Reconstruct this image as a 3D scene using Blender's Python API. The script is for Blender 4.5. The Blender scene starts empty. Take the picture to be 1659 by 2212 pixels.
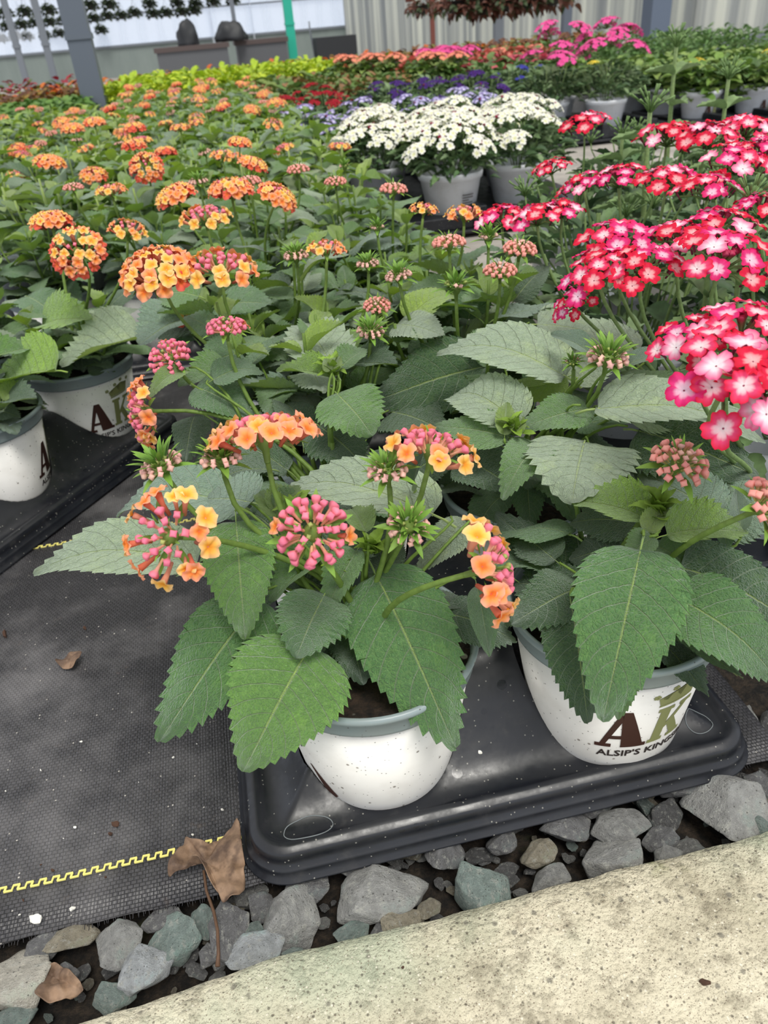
import bpy, bmesh, math, random
import numpy as np
from mathutils import Vector, Matrix, noise

# ------------------------------------------------------------------ camera, world, light, exposure
SC = bpy.context.scene
COL = SC.collection
FPX, IW, IH = 1662.0, 1659.0, 2212.0
TH, PH, YAW, CH = math.radians(32.5), math.radians(5.0), math.radians(9.55), 0.56
def _rz(v):
    a = -YAW
    return Vector((v[0]*math.cos(a)-v[1]*math.sin(a), v[0]*math.sin(a)+v[1]*math.cos(a), v[2]))
CF = _rz((0, math.cos(TH), -math.sin(TH)))
_r = _rz((1, 0, 0)); _u = _rz((0, math.sin(TH), math.cos(TH)))
CR = _r*math.cos(PH) - _u*math.sin(PH)
CU = _u*math.cos(PH) + _r*math.sin(PH)
CP = Vector((0, 0, CH))
cd = bpy.data.cameras.new('camera'); cam = bpy.data.objects.new('camera', cd); COL.objects.link(cam)
cd.sensor_fit = 'VERTICAL'; cd.sensor_height = 24.0; cd.lens = 24.0*FPX/IH
cd.clip_start = 0.02; cd.clip_end = 300
cd.dof.use_dof = True; cd.dof.focus_distance = 0.62; cd.dof.aperture_fstop = 8.0
cam.matrix_world = Matrix(((CR.x, CU.x, -CF.x, CP.x), (CR.y, CU.y, -CF.y, CP.y), (CR.z, CU.z, -CF.z, CP.z), (0, 0, 0, 1)))
SC.camera = cam
SC.view_settings.view_transform = 'Standard'; SC.view_settings.look = 'None'
SC.view_settings.gamma = 1.0; SC.view_settings.use_curve_mapping = False
SC.view_settings.exposure = 0.08
world = bpy.data.worlds.new('world'); SC.world = world; world.use_nodes = True
wn = world.node_tree; wn.nodes.clear()
wo = wn.nodes.new('ShaderNodeOutputWorld'); wb = wn.nodes.new('ShaderNodeBackground')
wt = wn.nodes.new('ShaderNodeTexCoord'); ws = wn.nodes.new('ShaderNodeSeparateXYZ'); wr = wn.nodes.new('ShaderNodeValToRGB')
wn.links.new(wt.outputs['Generated'], ws.inputs[0]); wn.links.new(ws.outputs['Z'], wr.inputs[0])
wr.color_ramp.elements[0].position = 0.0; wr.color_ramp.elements[0].color = (.98, 1.05, 1.16, 1)
wr.color_ramp.elements[1].position = 0.9; wr.color_ramp.elements[1].color = (.93, .91, .88, 1)
wn.links.new(wr.outputs[0], wb.inputs[0]); wb.inputs[1].default_value = 0.95
wn.links.new(wb.outputs[0], wo.inputs[0])
sl = bpy.data.lights.new('sun', 'SUN'); sun = bpy.data.objects.new('sun', sl); COL.objects.link(sun)
sl.energy = 2.4; sl.angle = math.radians(22); sl.color = (1.0, .97, .90)
sun.rotation_euler = Vector((-0.12, 0.48, -1)).normalized().to_track_quat('-Z', 'Y').to_euler()
sun.location = (1, -1, 6)

# ------------------------------------------------------------------ helpers
def px(x, y, z=0.0):
    """point at height z seen in direction (x, y): used once, to read positions off the photograph"""
    d = CF + CR*((x-IW/2)/FPX) - CU*((y-IH/2)/FPX)
    return CP + d*((z-CH)/d.z)
def depth(p): return (p-CP).dot(CF)
def lin(c):
    return tuple(((v/255)/12.92 if v/255 <= .04045 else ((v/255+.055)/1.055)**2.4) for v in c)
class Geo:
    def __init__(s): s.V = []; s.F = []; s.C = []; s.U = []; s.M = []; s.n = 0
    def add(s, V, F, C=(1, 1, 1), U=None, m=0):
        V = np.asarray(V, float).reshape(-1, 3); k = len(V)
        C = np.asarray(C, float)
        if C.ndim == 1: C = np.tile(C, (k, 1))
        U = np.zeros((k, 2)) + (.5, .0) if U is None else np.asarray(U, float)
        s.V.append(V); s.C.append(C); s.U.append(U)
        s.F += [tuple(i+s.n for i in f) for f in F]
        s.M += [m]*len(F) if isinstance(m, int) else list(m)
        s.n += k
        return s
    def pack(s):
        if len(s.V) > 1: s.V = [np.vstack(s.V)]; s.C = [np.vstack(s.C)]; s.U = [np.vstack(s.U)]
        return s
    def put(s, g, M=None, tint=(1, 1, 1), m=None):
        g.pack()
        V = g.V[0]
        if M is not None:
            A = np.array(M); V = V@A[:3, :3].T + A[:3, 3]
        s.add(V, g.F, g.C[0]*np.asarray(tint), g.U[0], list(g.M) if m is None else m)
        return s
    def mesh(s, name, mats, smooth=True):
        s.pack()
        me = bpy.data.meshes.new(name)
        me.from_pydata(s.V[0].tolist(), [], s.F)
        at = me.attributes.new('Col', 'FLOAT_COLOR', 'POINT')
        at.data.foreach_set('color', np.hstack([s.C[0], np.ones((s.n, 1))]).astype(np.float32).ravel())
        uv = me.uv_layers.new(name='UVMap')
        li = np.empty(len(me.loops), np.int32); me.loops.foreach_get('vertex_index', li)
        uv.data.foreach_set('uv', s.U[0][li].astype(np.float32).ravel())
        for m in (mats if isinstance(mats, (list, tuple)) else [mats]): me.materials.append(m)
        me.polygons.foreach_set('material_index', np.array(s.M, np.int32))
        me.polygons.foreach_set('use_smooth', np.full(len(me.polygons), smooth))
        me.update()
        return me
    def obj(s, name, mats, parent=None, smooth=True, loc=None):
        return mk(name, s.mesh(name, mats, smooth), parent, loc)
def mk(name, data, parent=None, loc=None, mat=None, color=None):
    o = bpy.data.objects.new(name, data); COL.objects.link(o)
    if parent is not None: o.parent = parent
    if loc is not None: o.location = loc
    if mat is not None: o.matrix_local = mat
    if color is not None: o.color = (*color, 1)
    return o
def tag(o, label=None, cat=None, group=None, kind=None):
    if label: o['label'] = label
    if cat: o['category'] = cat
    if group: o['group'] = group
    if kind: o['kind'] = kind
    return o
def struct(o): o['kind'] = 'structure'; return o
def root(name, loc, label, cat, group=None):
    return tag(mk(name, None, None, loc), label, cat, group)
def copy_tree(src, loc=None, rz=None):
    c = src.copy(); COL.objects.link(c)
    if loc is not None: c.location = loc
    if rz is not None: c.rotation_euler = (0, 0, rz)
    for ch in src.children:
        k = ch.copy(); COL.objects.link(k); k.parent = c
        for g in ch.children:
            q = g.copy(); COL.objects.link(q); q.parent = k
    return c
def tube(pts, rad, n=6, col=(1, 1, 1), cap=True, g=None, m=0):
    g = g or Geo(); pts = [Vector(p) for p in pts]; N = len(pts)
    if not hasattr(rad, '__len__'): rad = [rad]*N
    V = []; F = []; a0 = None
    for i, p in enumerate(pts):
        t = (pts[min(i+1, N-1)]-pts[max(i-1, 0)]).normalized()
        if a0 is None: a0 = t.orthogonal().normalized()
        a0 = (a0 - t*a0.dot(t)).normalized(); b = t.cross(a0)
        for k in range(n):
            an = 2*math.pi*k/n
            V.append(p + (a0*math.cos(an)+b*math.sin(an))*rad[i])
    for i in range(N-1):
        for k in range(n):
            F.append((i*n+k, i*n+(k+1) % n, (i+1)*n+(k+1) % n, (i+1)*n+k))
    if cap:
        F.append(tuple(range(n-1, -1, -1))); F.append(tuple((N-1)*n+k for k in range(n)))
    C = col if not callable(col) else np.array([col(i/(N-1)) for i in range(N) for k in range(n)])
    return g.add([tuple(v) for v in V], F, C, m=m)
def bez(a, b, c, d, n=10):
    a, b, c, d = map(Vector, (a, b, c, d)); o = []
    for i in range(n+1):
        t = i/n; s = 1-t
        o.append(a*s**3 + b*3*s*s*t + c*3*s*t*t + d*t**3)
    return o
def lathe(prof, n=64, col=(1, 1, 1), g=None, a0=0, a1=2*math.pi, m=0):
    g = g or Geo(); full = abs(a1-a0-2*math.pi) < 1e-6; k = n if full else n+1
    V = []; F = []
    for r, z in prof:
        for i in range(k):
            a = a0+(a1-a0)*i/n
            V.append((r*math.cos(a), r*math.sin(a), z))
    for j in range(len(prof)-1):
        for i in range(n):
            i2 = (i+1) % k
            F.append((j*k+i, j*k+i2, (j+1)*k+i2, (j+1)*k+i))
    return g.add(V, F, col, m=m)
def box(x0, y0, z0, x1, y1, z1, g=None, col=(1, 1, 1), m=0):
    g = g or Geo()
    V = [(x0, y0, z0), (x1, y0, z0), (x1, y1, z0), (x0, y1, z0), (x0, y0, z1), (x1, y0, z1), (x1, y1, z1), (x0, y1, z1)]
    return g.add(V, [(0, 3, 2, 1), (4, 5, 6, 7), (0, 1, 5, 4), (1, 2, 6, 5), (2, 3, 7, 6), (3, 0, 4, 7)], col, m=m)
def frame(o, yd, nh):
    """matrix whose Y runs along yd and Z is as near nh as it can be"""
    y = Vector(yd).normalized(); z = Vector(nh); z = (z-y*z.dot(y))
    if z.length < 1e-4: z = y.orthogonal()
    z.normalize(); x = y.cross(z)
    return Matrix(((x.x, y.x, z.x, o[0]), (x.y, y.y, z.y, o[1]), (x.z, y.z, z.z, o[2]), (0, 0, 0, 1)))

# ------------------------------------------------------------------ materials
class NT:
    def __init__(s, name):
        s.m = bpy.data.materials.new(name); s.m.use_nodes = True; s.t = s.m.node_tree; s.t.nodes.clear()
        s.out = s.n('OutputMaterial'); s.b = s.n('BsdfPrincipled'); s.l(s.b.outputs[0], s.out.inputs[0])
    def n(s, k, **kw):
        o = s.t.nodes.new('ShaderNode'+k)
        for a, v in kw.items(): setattr(o, a, v)
        return o
    def l(s, a, b): s.t.links.new(a, b)
    def val(s, inp, v):
        if isinstance(v, (int, float)): inp.default_value = v
        elif isinstance(v, (tuple, list)): inp.default_value = (*v, 1) if len(v) == 3 and len(inp.default_value) == 4 else v
        else: s.l(v, inp)
    def math(s, op, a, b=0.0, c=None, clamp=False):
        o = s.n('Math', operation=op, use_clamp=clamp); s.val(o.inputs[0], a); s.val(o.inputs[1], b)
        if c is not None: s.val(o.inputs[2], c)
        return o.outputs[0]
    def mr(s, v, a, b, c=0.0, d=1.0, smooth=True):
        o = s.n('MapRange', interpolation_type='SMOOTHSTEP' if smooth else 'LINEAR')
        for i, q in enumerate((v, a, b, c, d)): s.val(o.inputs[i], q)
        return o.outputs[0]
    def mix(s, f, a, b, mode='MIX'):
        o = s.n('Mix', data_type='RGBA', blend_type=mode); s.val(o.inputs[0], f); s.val(o.inputs[6], a); s.val(o.inputs[7], b)
        return o.outputs[2]
    def noise(s, vec, scale, detail=3, rough=.5, dist=0):
        o = s.n('TexNoise'); s.l(vec, o.inputs['Vector']); o.inputs['Scale'].default_value = scale
        o.inputs['Detail'].default_value = detail; o.inputs['Roughness'].default_value = rough; o.inputs['Distortion'].default_value = dist
        return o.outputs['Fac']
    def vor(s, vec, scale, feat='F1', rnd=1.0):
        o = s.n('TexVoronoi', feature=feat); s.l(vec, o.inputs['Vector']); o.inputs['Scale'].default_value = scale
        o.inputs['Randomness'].default_value = rnd
        return o
    def co(s, k='Object'): return s.n('TexCoord').outputs[k]
    def bump(s, h, strength=.5, dist=.001, prev=None):
        o = s.n('Bump'); s.val(o.inputs['Height'], h); o.inputs['Strength'].default_value = strength; o.inputs['Distance'].default_value = dist
        if prev: s.l(prev, o.inputs['Normal'])
        return o.outputs[0]
    def set(s, **kw):
        for k, v in kw.items():
            s.val(s.b.inputs[k.replace('_', ' ')], v)
        return s.m
def simple(name, col, rough=.6, metal=0.0, spec=.5):
    n = NT(name); n.set(Base_Color=lin(col), Roughness=rough, Metallic=metal); n.b.inputs['Specular IOR Level'].default_value = spec
    return n.m
def colmat(name, rough=.6, trans=0.0, spec=.4, sss=0.0, nz=0.0, nscale=300.0, bstr=0.0):
    n = NT(name)
    at = n.n('Attribute', attribute_name='Col').outputs['Color']; ob = n.n('ObjectInfo')
    c = n.mix(1.0, at, ob.outputs['Color'], 'MULTIPLY')
    if nz:
        f = n.noise(n.co(), nscale, 3)
        c = n.mix(n.mr(f, .3, .7, 0, nz), c, (0.0, 0.0, 0.0))
    n.set(Base_Color=c, Roughness=rough); n.b.inputs['Specular IOR Level'].default_value = spec
    if bstr: n.set(Normal=n.bump(n.noise(n.co(), nscale, 4), bstr, .001))
    if trans:
        t = n.n('BsdfTranslucent'); n.val(t.inputs[0], c)
        mx = n.n('MixShader'); mx.inputs[0].default_value = trans
        n.l(n.b.outputs[0], mx.inputs[1]); n.l(t.outputs[0], mx.inputs[2]); n.l(mx.outputs[0], n.out.inputs[0])
    return n.m
def leaf_material(name, veins=True, rough=.5, spec=.45, trans=.22):
    n = NT(name)
    at = n.n('Attribute', attribute_name='Col').outputs['Color']; ob = n.n('ObjectInfo')
    base = n.mix(1.0, at, ob.outputs['Color'], 'MULTIPLY')
    uv = n.n('UVMap'); sp = n.n('SeparateXYZ'); n.l(uv.outputs[0], sp.inputs[0])
    u, v = sp.outputs[0], sp.outputs[1]
    ua = n.math('MULTIPLY', n.math('ABSOLUTE', n.math('SUBTRACT', u, .5)), 2.0)
    mid = n.mr(ua, .010, .040, 1, 0)
    sv = n.math('MULTIPLY', n.math('SUBTRACT', v, n.math('MULTIPLY', n.math('POWER', ua, 1.25), .25)), 9.0)
    fr = n.math('ABSOLUTE', n.math('SUBTRACT', n.math('FRACT', sv), .5))       # .5 on a vein
    lat = n.mr(fr, .455, .497, 0, 1)
    cm = n.n('Combine' 'XYZ'); n.l(u, cm.inputs[0]); n.l(v, cm.inputs[1])
    mp = n.n('Mapping'); n.l(cm.outputs[0], mp.inputs[0]); mp.inputs['Scale'].default_value = (.62, 1, 1)
    ve = n.vor(mp.outputs[0], 38, 'DISTANCE_TO_EDGE', 1.0).outputs['Distance']
    ret = n.mr(ve, .0, .13, 1, 0)
    ve2 = n.vor(mp.outputs[0], 110, 'DISTANCE_TO_EDGE', 1.0).outputs['Distance']
    nz = n.noise(n.co(), 14, 4)
    base = n.mix(n.mr(nz, .3, .75, 0, .30), base, n.mix(1.0, base, (.55, .62, .5), 'MULTIPLY'))
    base = n.mix(n.mr(n.noise(mp.outputs[0], 26, 4, .7), .35, .7, 0, .38), base, n.mix(1.0, base, (.52, .60, .50), 'MULTIPLY'))
    base = n.mix(n.mr(n.noise(n.co(), 5, 3), .5, .75, 0, .35), base, n.mix(1.0, base, (1.5, 1.45, .9), 'MULTIPLY'))
    light = n.mix(.62, base, lin((176, 196, 112)))
    c = n.mix(n.math('MULTIPLY', ret, .13), base, light)
    c = n.mix(n.math('MULTIPLY', lat, .42), c, light)
    c = n.mix(n.math('MULTIPLY', mid, .75), c, light)
    geo = n.n('NewGeometry')
    back = n.mix(.45, c, lin((150, 178, 92)))
    c = n.mix(geo.outputs['Backfacing'], c, back)
    rr = n.mr(n.noise(mp.outputs[0], 60, 2), .3, .7, rough-.08, rough+.12)
    n.set(Base_Color=c, Roughness=rr); n.b.inputs['Specular IOR Level'].default_value = spec
    n.b.inputs['Sheen Weight'].default_value = .5; n.b.inputs['Sheen Roughness'].default_value = .45
    n.b.inputs['Sheen Tint'].default_value = (.80, .92, .86, 1)
    h = n.math('SUBTRACT', n.math('MULTIPLY', n.mr(ve, 0, .3, 0, 1), .5), n.math('ADD', n.math('MULTIPLY', lat, 1.0), n.math('MULTIPLY', mid, 1.0)))
    h = n.math('ADD', h, n.math('MULTIPLY', n.mr(ve2, 0, .3, 0, 1), .22))
    n.set(Normal=n.bump(h, 1.0, .0016))
    t = n.n('BsdfTranslucent'); n.val(t.inputs[0], n.mix(1.0, c, (1.25, 1.35, .35), 'MULTIPLY'))
    mx = n.n('MixShader'); mx.inputs[0].default_value = trans
    n.l(n.b.outputs[0], mx.inputs[1]); n.l(t.outputs[0], mx.inputs[2]); n.l(mx.outputs[0], n.out.inputs[0])
    return n.m
M_LEAF = leaf_material('leaf')
M_GREEN = colmat('green_growth', .55, .15, .35, nz=.25, nscale=200)
M_PETAL = colmat('petal', .65, .25, .25, nz=.10, nscale=260)
M_FOL = colmat('small_foliage', .55, .2, .4, nz=.30, nscale=90)
def speckled(n, base, amt=.5, scale=420, co=None, dark=(60, 50, 42)):
    co = co or n.co()
    v = n.vor(co, scale, 'F1'); d = v.outputs['Distance']
    sc = n.n('SeparateColor'); n.l(v.outputs['Color'], sc.inputs[0])
    keep = n.math('GREATER_THAN', sc.outputs[0], 1-amt*.35)
    f = n.math('MULTIPLY', n.mr(d, .12, .26, 1, 0), keep)
    return n.mix(n.math('MULTIPLY', f, .75), base, lin(dark))
def pot_mat(name, col, rough, dirt=.5):
    n = NT(name); co = n.co()
    c = n.mix(n.mr(n.noise(co, 30, 5), .45, .75, 0, .16), lin(col), lin((150, 140, 125)))
    c = speckled(n, c, dirt, 330, co); c = speckled(n, c, dirt*.6, 150, co, (90, 75, 60))
    n.set(Base_Color=c, Roughness=rough); n.b.inputs['Specular IOR Level'].default_value = .5
    return n.m
M_POT = pot_mat('white_label', (238, 236, 232), .38)
M_RIM = pot_mat('grey_blue_plastic', (134, 148, 150), .34, .35)
M_POTB = pot_mat('pale_pot_plastic', (236, 240, 247), .4, .2)
M_BROWN = simple('brown_print', (66, 38, 30), .45)
M_OLIVE = simple('olive_print', (138, 142, 92), .45)
M_INK = simple('dark_print', (52, 44, 42), .45)
n = NT('soil'); co = n.co(); f = n.noise(co, 130, 6, .7); w = n.vor(co, 190).outputs['Distance']
ps = n.vor(co, 85); sc_ = n.n('SeparateColor'); n.l(ps.outputs['Color'], sc_.inputs[0])
perl = n.math('MULTIPLY', n.mr(ps.outputs['Distance'], .2, .3, 1, 0), n.math('GREATER_THAN', sc_.outputs[0], .86))
c = n.mix(n.mr(f, .3, .7), lin((14, 11, 9)), lin((62, 47, 36))); c = n.mix(perl, c, lin((200, 195, 180)))
M_SOIL = n.set(Base_Color=c, Roughness=.95, Normal=n.bump(n.math('ADD', f, n.math('MULTIPLY', w, .7)), 1.0, .006))
n = NT('black_plastic'); co = n.co()
f = n.noise(co, 7, 5, .6); g2 = n.noise(co, 45, 5, .7)
c = n.mix(n.mr(f, .35, .8, 0, .55), lin((16, 18, 25)), lin((38, 41, 49)))
c = n.mix(n.mr(g2, .55, .8, 0, .30), c, lin((74, 72, 70)))
wsn = n.vor(co, 75); s2 = n.n('SeparateColor'); n.l(wsn.outputs['Color'], s2.inputs[0])
dd = wsn.outputs['Distance']; rad = n.mr(s2.outputs[0], 0, 1, .1, .36, False)
inside = n.mr(n.math('SUBTRACT', dd, rad), -.03, .03, 1, 0)
inside = n.math('MULTIPLY', inside, n.math('MULTIPLY', n.math('GREATER_THAN', s2.outputs[1], .45), n.mr(n.noise(co, 9, 1), .48, .60)))
c = n.mix(n.math('MULTIPLY', inside, .55), c, lin((20, 22, 28)))
c = speckled(n, c, .35, 300, co, (150, 148, 140))
rr = n.mr(g2, .3, .8, .28, .55); rr = n.math('SUBTRACT', rr, n.math('MULTIPLY', inside, .12))
M_TRAY = n.set(Base_Color=c, Roughness=rr, Normal=n.bump(n.noise(co, 60, 3), .12, .002))
n.b.inputs['Specular IOR Level'].default_value = .6
M_DUSTRING = simple('dried_outline', (112, 118, 120), .6)
# woven ground cloth
n = NT('woven_cloth'); co = n.co(); wob = n.noise(co, 3, 3)
mp = n.n('Mapping'); n.l(co, mp.inputs[0])
br = n.n('TexBrick'); n.l(mp.outputs[0], br.inputs['Vector']); br.inputs['Scale'].default_value = 1.0
br.inputs['Brick Width'].default_value = .0046; br.inputs['Row Height'].default_value = .0034; br.inputs['Mortar Size'].default_value = .0005
br.inputs['Mortar Smooth'].default_value = 1.0
br.inputs['Color1'].default_value = (.8, .8, .8, 1); br.inputs['Color2'].default_value = (.45, .45, .45, 1); br.inputs['Mortar'].default_value = (.02, .02, .02, 1)
wv = n.n('TexWave', bands_direction='X'); n.l(mp.outputs[0], wv.inputs[0]); wv.inputs['Scale'].default_value = 110; wv.inputs['Distortion'].default_value = 1.5
dust_sheen = n.noise(co, 5.5, 6, .65); dust2 = n.noise(co, 40, 4, .7)
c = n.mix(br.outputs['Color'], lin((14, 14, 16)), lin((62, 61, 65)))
c = n.mix(n.mr(dust_sheen, .42, .72, 0, .62), c, lin((124, 122, 123)))  # dusty patches, strengthened to put some sky sheen into the cloth's colour
c = n.mix(n.mr(dust2, .62, .8, 0, .35), c, lin((110, 92, 76)))
c = speckled(n, c, .10, 260, co, (215, 210, 200))
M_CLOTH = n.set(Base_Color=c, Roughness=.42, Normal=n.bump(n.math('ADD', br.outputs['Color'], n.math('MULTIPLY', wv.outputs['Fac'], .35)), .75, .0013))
n.b.inputs['Specular IOR Level'].default_value = .5
M_YEL = colmat('yellow_thread', .6)
# concrete kerb
n = NT('concrete'); co = n.co()
a1 = n.noise(co, 9, 6, .65); a2 = n.noise(co, 60, 5, .7); a3 = n.noise(co, 5, 4, .6, .4)
c = n.mix(n.mr(a1, .3, .72), lin((186, 178, 154)), lin((228, 220, 196)))
c = n.mix(n.mr(a2, .46, .68, 0, .65), c, lin((120, 112, 94)))
sy = n.n('SeparateXYZ'); n.l(co, sy.inputs[0])
edge = n.mr(sy.outputs[1], .225, .30, 0, 1)
alg = n.math('MULTIPLY', n.mr(a3, .40, .60, 0, .70), edge)
c = n.mix(n.math('MULTIPLY', alg, .75), c, lin((146, 170, 146)))
moss = n.math('MULTIPLY', n.mr(n.noise(co, 14, 4), .62, .70, 0, .7), n.mr(sy.outputs[1], .28, .315, 0, 1))
c = n.mix(moss, c, lin((120, 132, 60)))
c = n.mix(n.mr(n.noise(co, 11, 5, .7), .60, .75, 0, .25), c, lin((190, 150, 132)))
c = speckled(n, c, 1.9, 190, co, (84, 78, 68)); c = speckled(n, c, 2.2, 400, co, (104, 84, 70)); c = speckled(n, c, 2.2, 700, co, (92, 84, 76)); c = speckled(n, c, 1.0, 95, co, (112, 108, 98)); c = speckled(n, c, 1.2, 260, co, (228, 222, 204))
M_CONC = n.set(Base_Color=c, Roughness=.9, Normal=n.bump(n.math('ADD', a2, n.noise(co, 240, 3)), .9, .003))
# stones
n = NT('crushed_rock'); co = n.co(); ob = n.n('ObjectInfo')
b1 = n.noise(co, 2.6, 7, .75); b2 = n.noise(co, 1.3, 4, .6)
c = n.mix(n.mr(b1, .3, .7), n.mix(1.0, ob.outputs['Color'], (.58, .58, .58), 'MULTIPLY'), ob.outputs['Color'])
c = n.mix(n.mr(b2, .55, .72, 0, .55), c, n.mix(1.0, c, (.72, 1.0, .92), 'MULTIPLY'))
c = n.mix(n.mr(n.noise(co, 4.2, 5, .75), .52, .66, 0, .65), c, lin((214, 214, 206)))
c = speckled(n, c, 1.2, 11, co, (78, 78, 74)); c = speckled(n, c, .8, 22, co, (225, 224, 218))
M_STONE = n.set(Base_Color=c, Roughness=.88, Normal=n.bump(n.math('ADD', b1, n.math('MULTIPLY', n.noise(co, 9, 5, .75), .5)), 1.0, .012))
n = NT('dark_ground'); co = n.co(); f = n.noise(co, 90, 6, .75)
c = n.mix(n.mr(f, .35, .75), lin((12, 10, 9)), lin((74, 62, 50)))
c = n.mix(n.mr(n.noise(co, 22, 3), .62, .72, 0, .5), c, lin((70, 76, 40)))
M_DIRT = n.set(Base_Color=c, Roughness=.95, Normal=n.bump(f, 1.0, .01))
n = NT('dusty_floor'); co = n.co()
c = n.mix(n.mr(n.noise(co, 3, 5, .6), .3, .7), lin((128, 124, 120)), lin((172, 166, 158)))
c = n.mix(n.mr(n.noise(co, 25, 5, .7), .55, .75, 0, .5), c, lin((104, 100, 98)))
M_FLOOR = n.set(Base_Color=c, Roughness=.85)
n = NT('dry_leaf'); co = n.co(); f = n.noise(co, 40, 5, .6)
c = n.mix(n.mr(f, .3, .7), lin((70, 52, 42)), lin((150, 122, 98))); c = n.mix(n.mr(n.noise(co, 70, 3), .58, .72, 0, .6), c, lin((54, 36, 28)))
M_DRY = n.set(Base_Color=c, Roughness=.7, Normal=n.bump(f, .5, .002))
M_PERL = simple('perlite', (232, 230, 222), .9)
M_CRUMB = simple('peat_crumb', (74, 52, 40), .95)

# ------------------------------------------------------------------ the setting
def sheet(x0, y0, x1, y1, z, name, mat, nx=1, ny=1, fn=None):
    g = Geo(); V = []; F = []
    for j in range(ny+1):
        for i in range(nx+1):
            x = x0+(x1-x0)*i/nx; y = y0+(y1-y0)*j/ny
            V.append((x, y, z) if fn is None else fn(x, y, i/nx, j/ny))
    for j in range(ny):
        for i in range(nx):
            a = j*(nx+1)+i; F.append((a, a+1, a+nx+2, a+nx+1))
    return g.add(V, F).obj(name, mat)
struct(sheet(-30, 1.0, 30, 40, -.012, 'floor', M_FLOOR))
struct(sheet(-3, -.2, 3, 1.4, -.034, 'floor_dirt_bed', M_DIRT, 120, 60, lambda x, y, s, t: (x, y, -.034+.010*noise.noise((x*30, y*30, 0)))))
rnd = random.Random(3)
def cloth_fn(x, y, s, t):
    e = .376 + .0035*noise.noise((x*40, 1, 0)) + .004*noise.noise((x*7, 3, 0))
    yy = y
    if t < .02: yy = e
    z = -.003 + .0022*noise.noise((x*5, y*5, 2)) + .0012*noise.noise((x*17, y*17, 5))
    if t < .05: z -= .004*(1-t/.05)
    return (x, yy, z)
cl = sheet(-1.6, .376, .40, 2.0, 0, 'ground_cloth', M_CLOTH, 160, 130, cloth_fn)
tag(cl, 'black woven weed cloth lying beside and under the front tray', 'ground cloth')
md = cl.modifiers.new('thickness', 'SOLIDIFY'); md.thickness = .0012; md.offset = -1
# frayed threads of the cloth's cut edge and the two rows of yellow stitching woven through it
g = Geo()
for i in range(420):
    x = -.62+i*.00235+rnd.uniform(-.001, .001); e = cloth_fn(x, 0, 0, 0)
    L = rnd.uniform(.001, .0042)
    tube([(x, e[1]+.002, -.0062), (x+rnd.uniform(-.001, .001), e[1]-L, -.007-rnd.uniform(0, .002))], .00032, 3, lin((58, 57, 60)), g=g)
fo = g.obj('frayed_thread', M_YEL, cl); fo['kind'] = 'stuff'
def zig(y0, x0, x1, name):
    g = Geo(); x = x0; w = .0102; hh = .0021
    def bar(xa, ya, xb, yb, t):
        d = Vector((xb-xa, yb-ya)); nn = Vector((-d.y, d.x)).normalized()*t; V = []
        for (X, Y) in ((xa+nn.x, ya+nn.y), (xb+nn.x, yb+nn.y), (xb-nn.x, yb-nn.y), (xa-nn.x, ya-nn.y)):
            V.append((X, Y, cloth_fn(X, Y, .5, .5)[2]+.0010))
        V += [(p, q, r-.001) for p, q, r in V]
        g.add(V, [(3, 2, 1, 0), (4, 5, 6, 7), (0, 1, 5, 4), (1, 2, 6, 5), (2, 3, 7, 6), (3, 0, 4, 7)], lin((222, 212, 122)))
    while x < x1:
        bar(x, y0+hh, x+w*.55, y0+hh, .00085); bar(x+w*.5, y0+hh, x+w*.42, y0-hh, .0009)
        bar(x+w*.38, y0-hh, x+w*1.05, y0-hh, .00085); bar(x+w*.98, y0-hh, x+w*1.05, y0+hh, .0007)
        x += w
    return g.obj(name, M_YEL, cl, smooth=False)
zig(.4205, -.45, .02, 'yellow_stitching'); zig(.937, -.45, .02, 'yellow_stitching')
# kerb: a long concrete block with a worn round edge
g = Geo(); V = []; F = []; nx = 260
prof = [(.318, -.05), (.3185, -.030), (.317, -.012), (.312, -.001), (.303, .005), (.290, .0075), (.26, .0085), (.20, .009), (.10, .009), (-.2, .009)]
for i in range(nx+1):
    x = -.6+1.4*i/nx
    for k, (y, z) in enumerate(prof):
        wv_ = .004*noise.noise((x*9, k*.2, 1))+.0022*noise.noise((x*40, k*.6, 4))
        drop = .02*max(0, min(1, (-.08-x)/.12))*(1 if k < 6 else .5)
        V.append((x, y+wv_*(1 if k < 7 else 0)-drop*.5, z+.0012*noise.noise((x*30, y*30, 9))-drop*.15))
m_ = len(prof)
for i in range(nx):
    for k in range(m_-1):
        a = i*m_+k; F.append((a, a+1, a+m_+1, a+m_))
struct(g.add(V, F).obj('trim_1', M_CONC))

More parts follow.
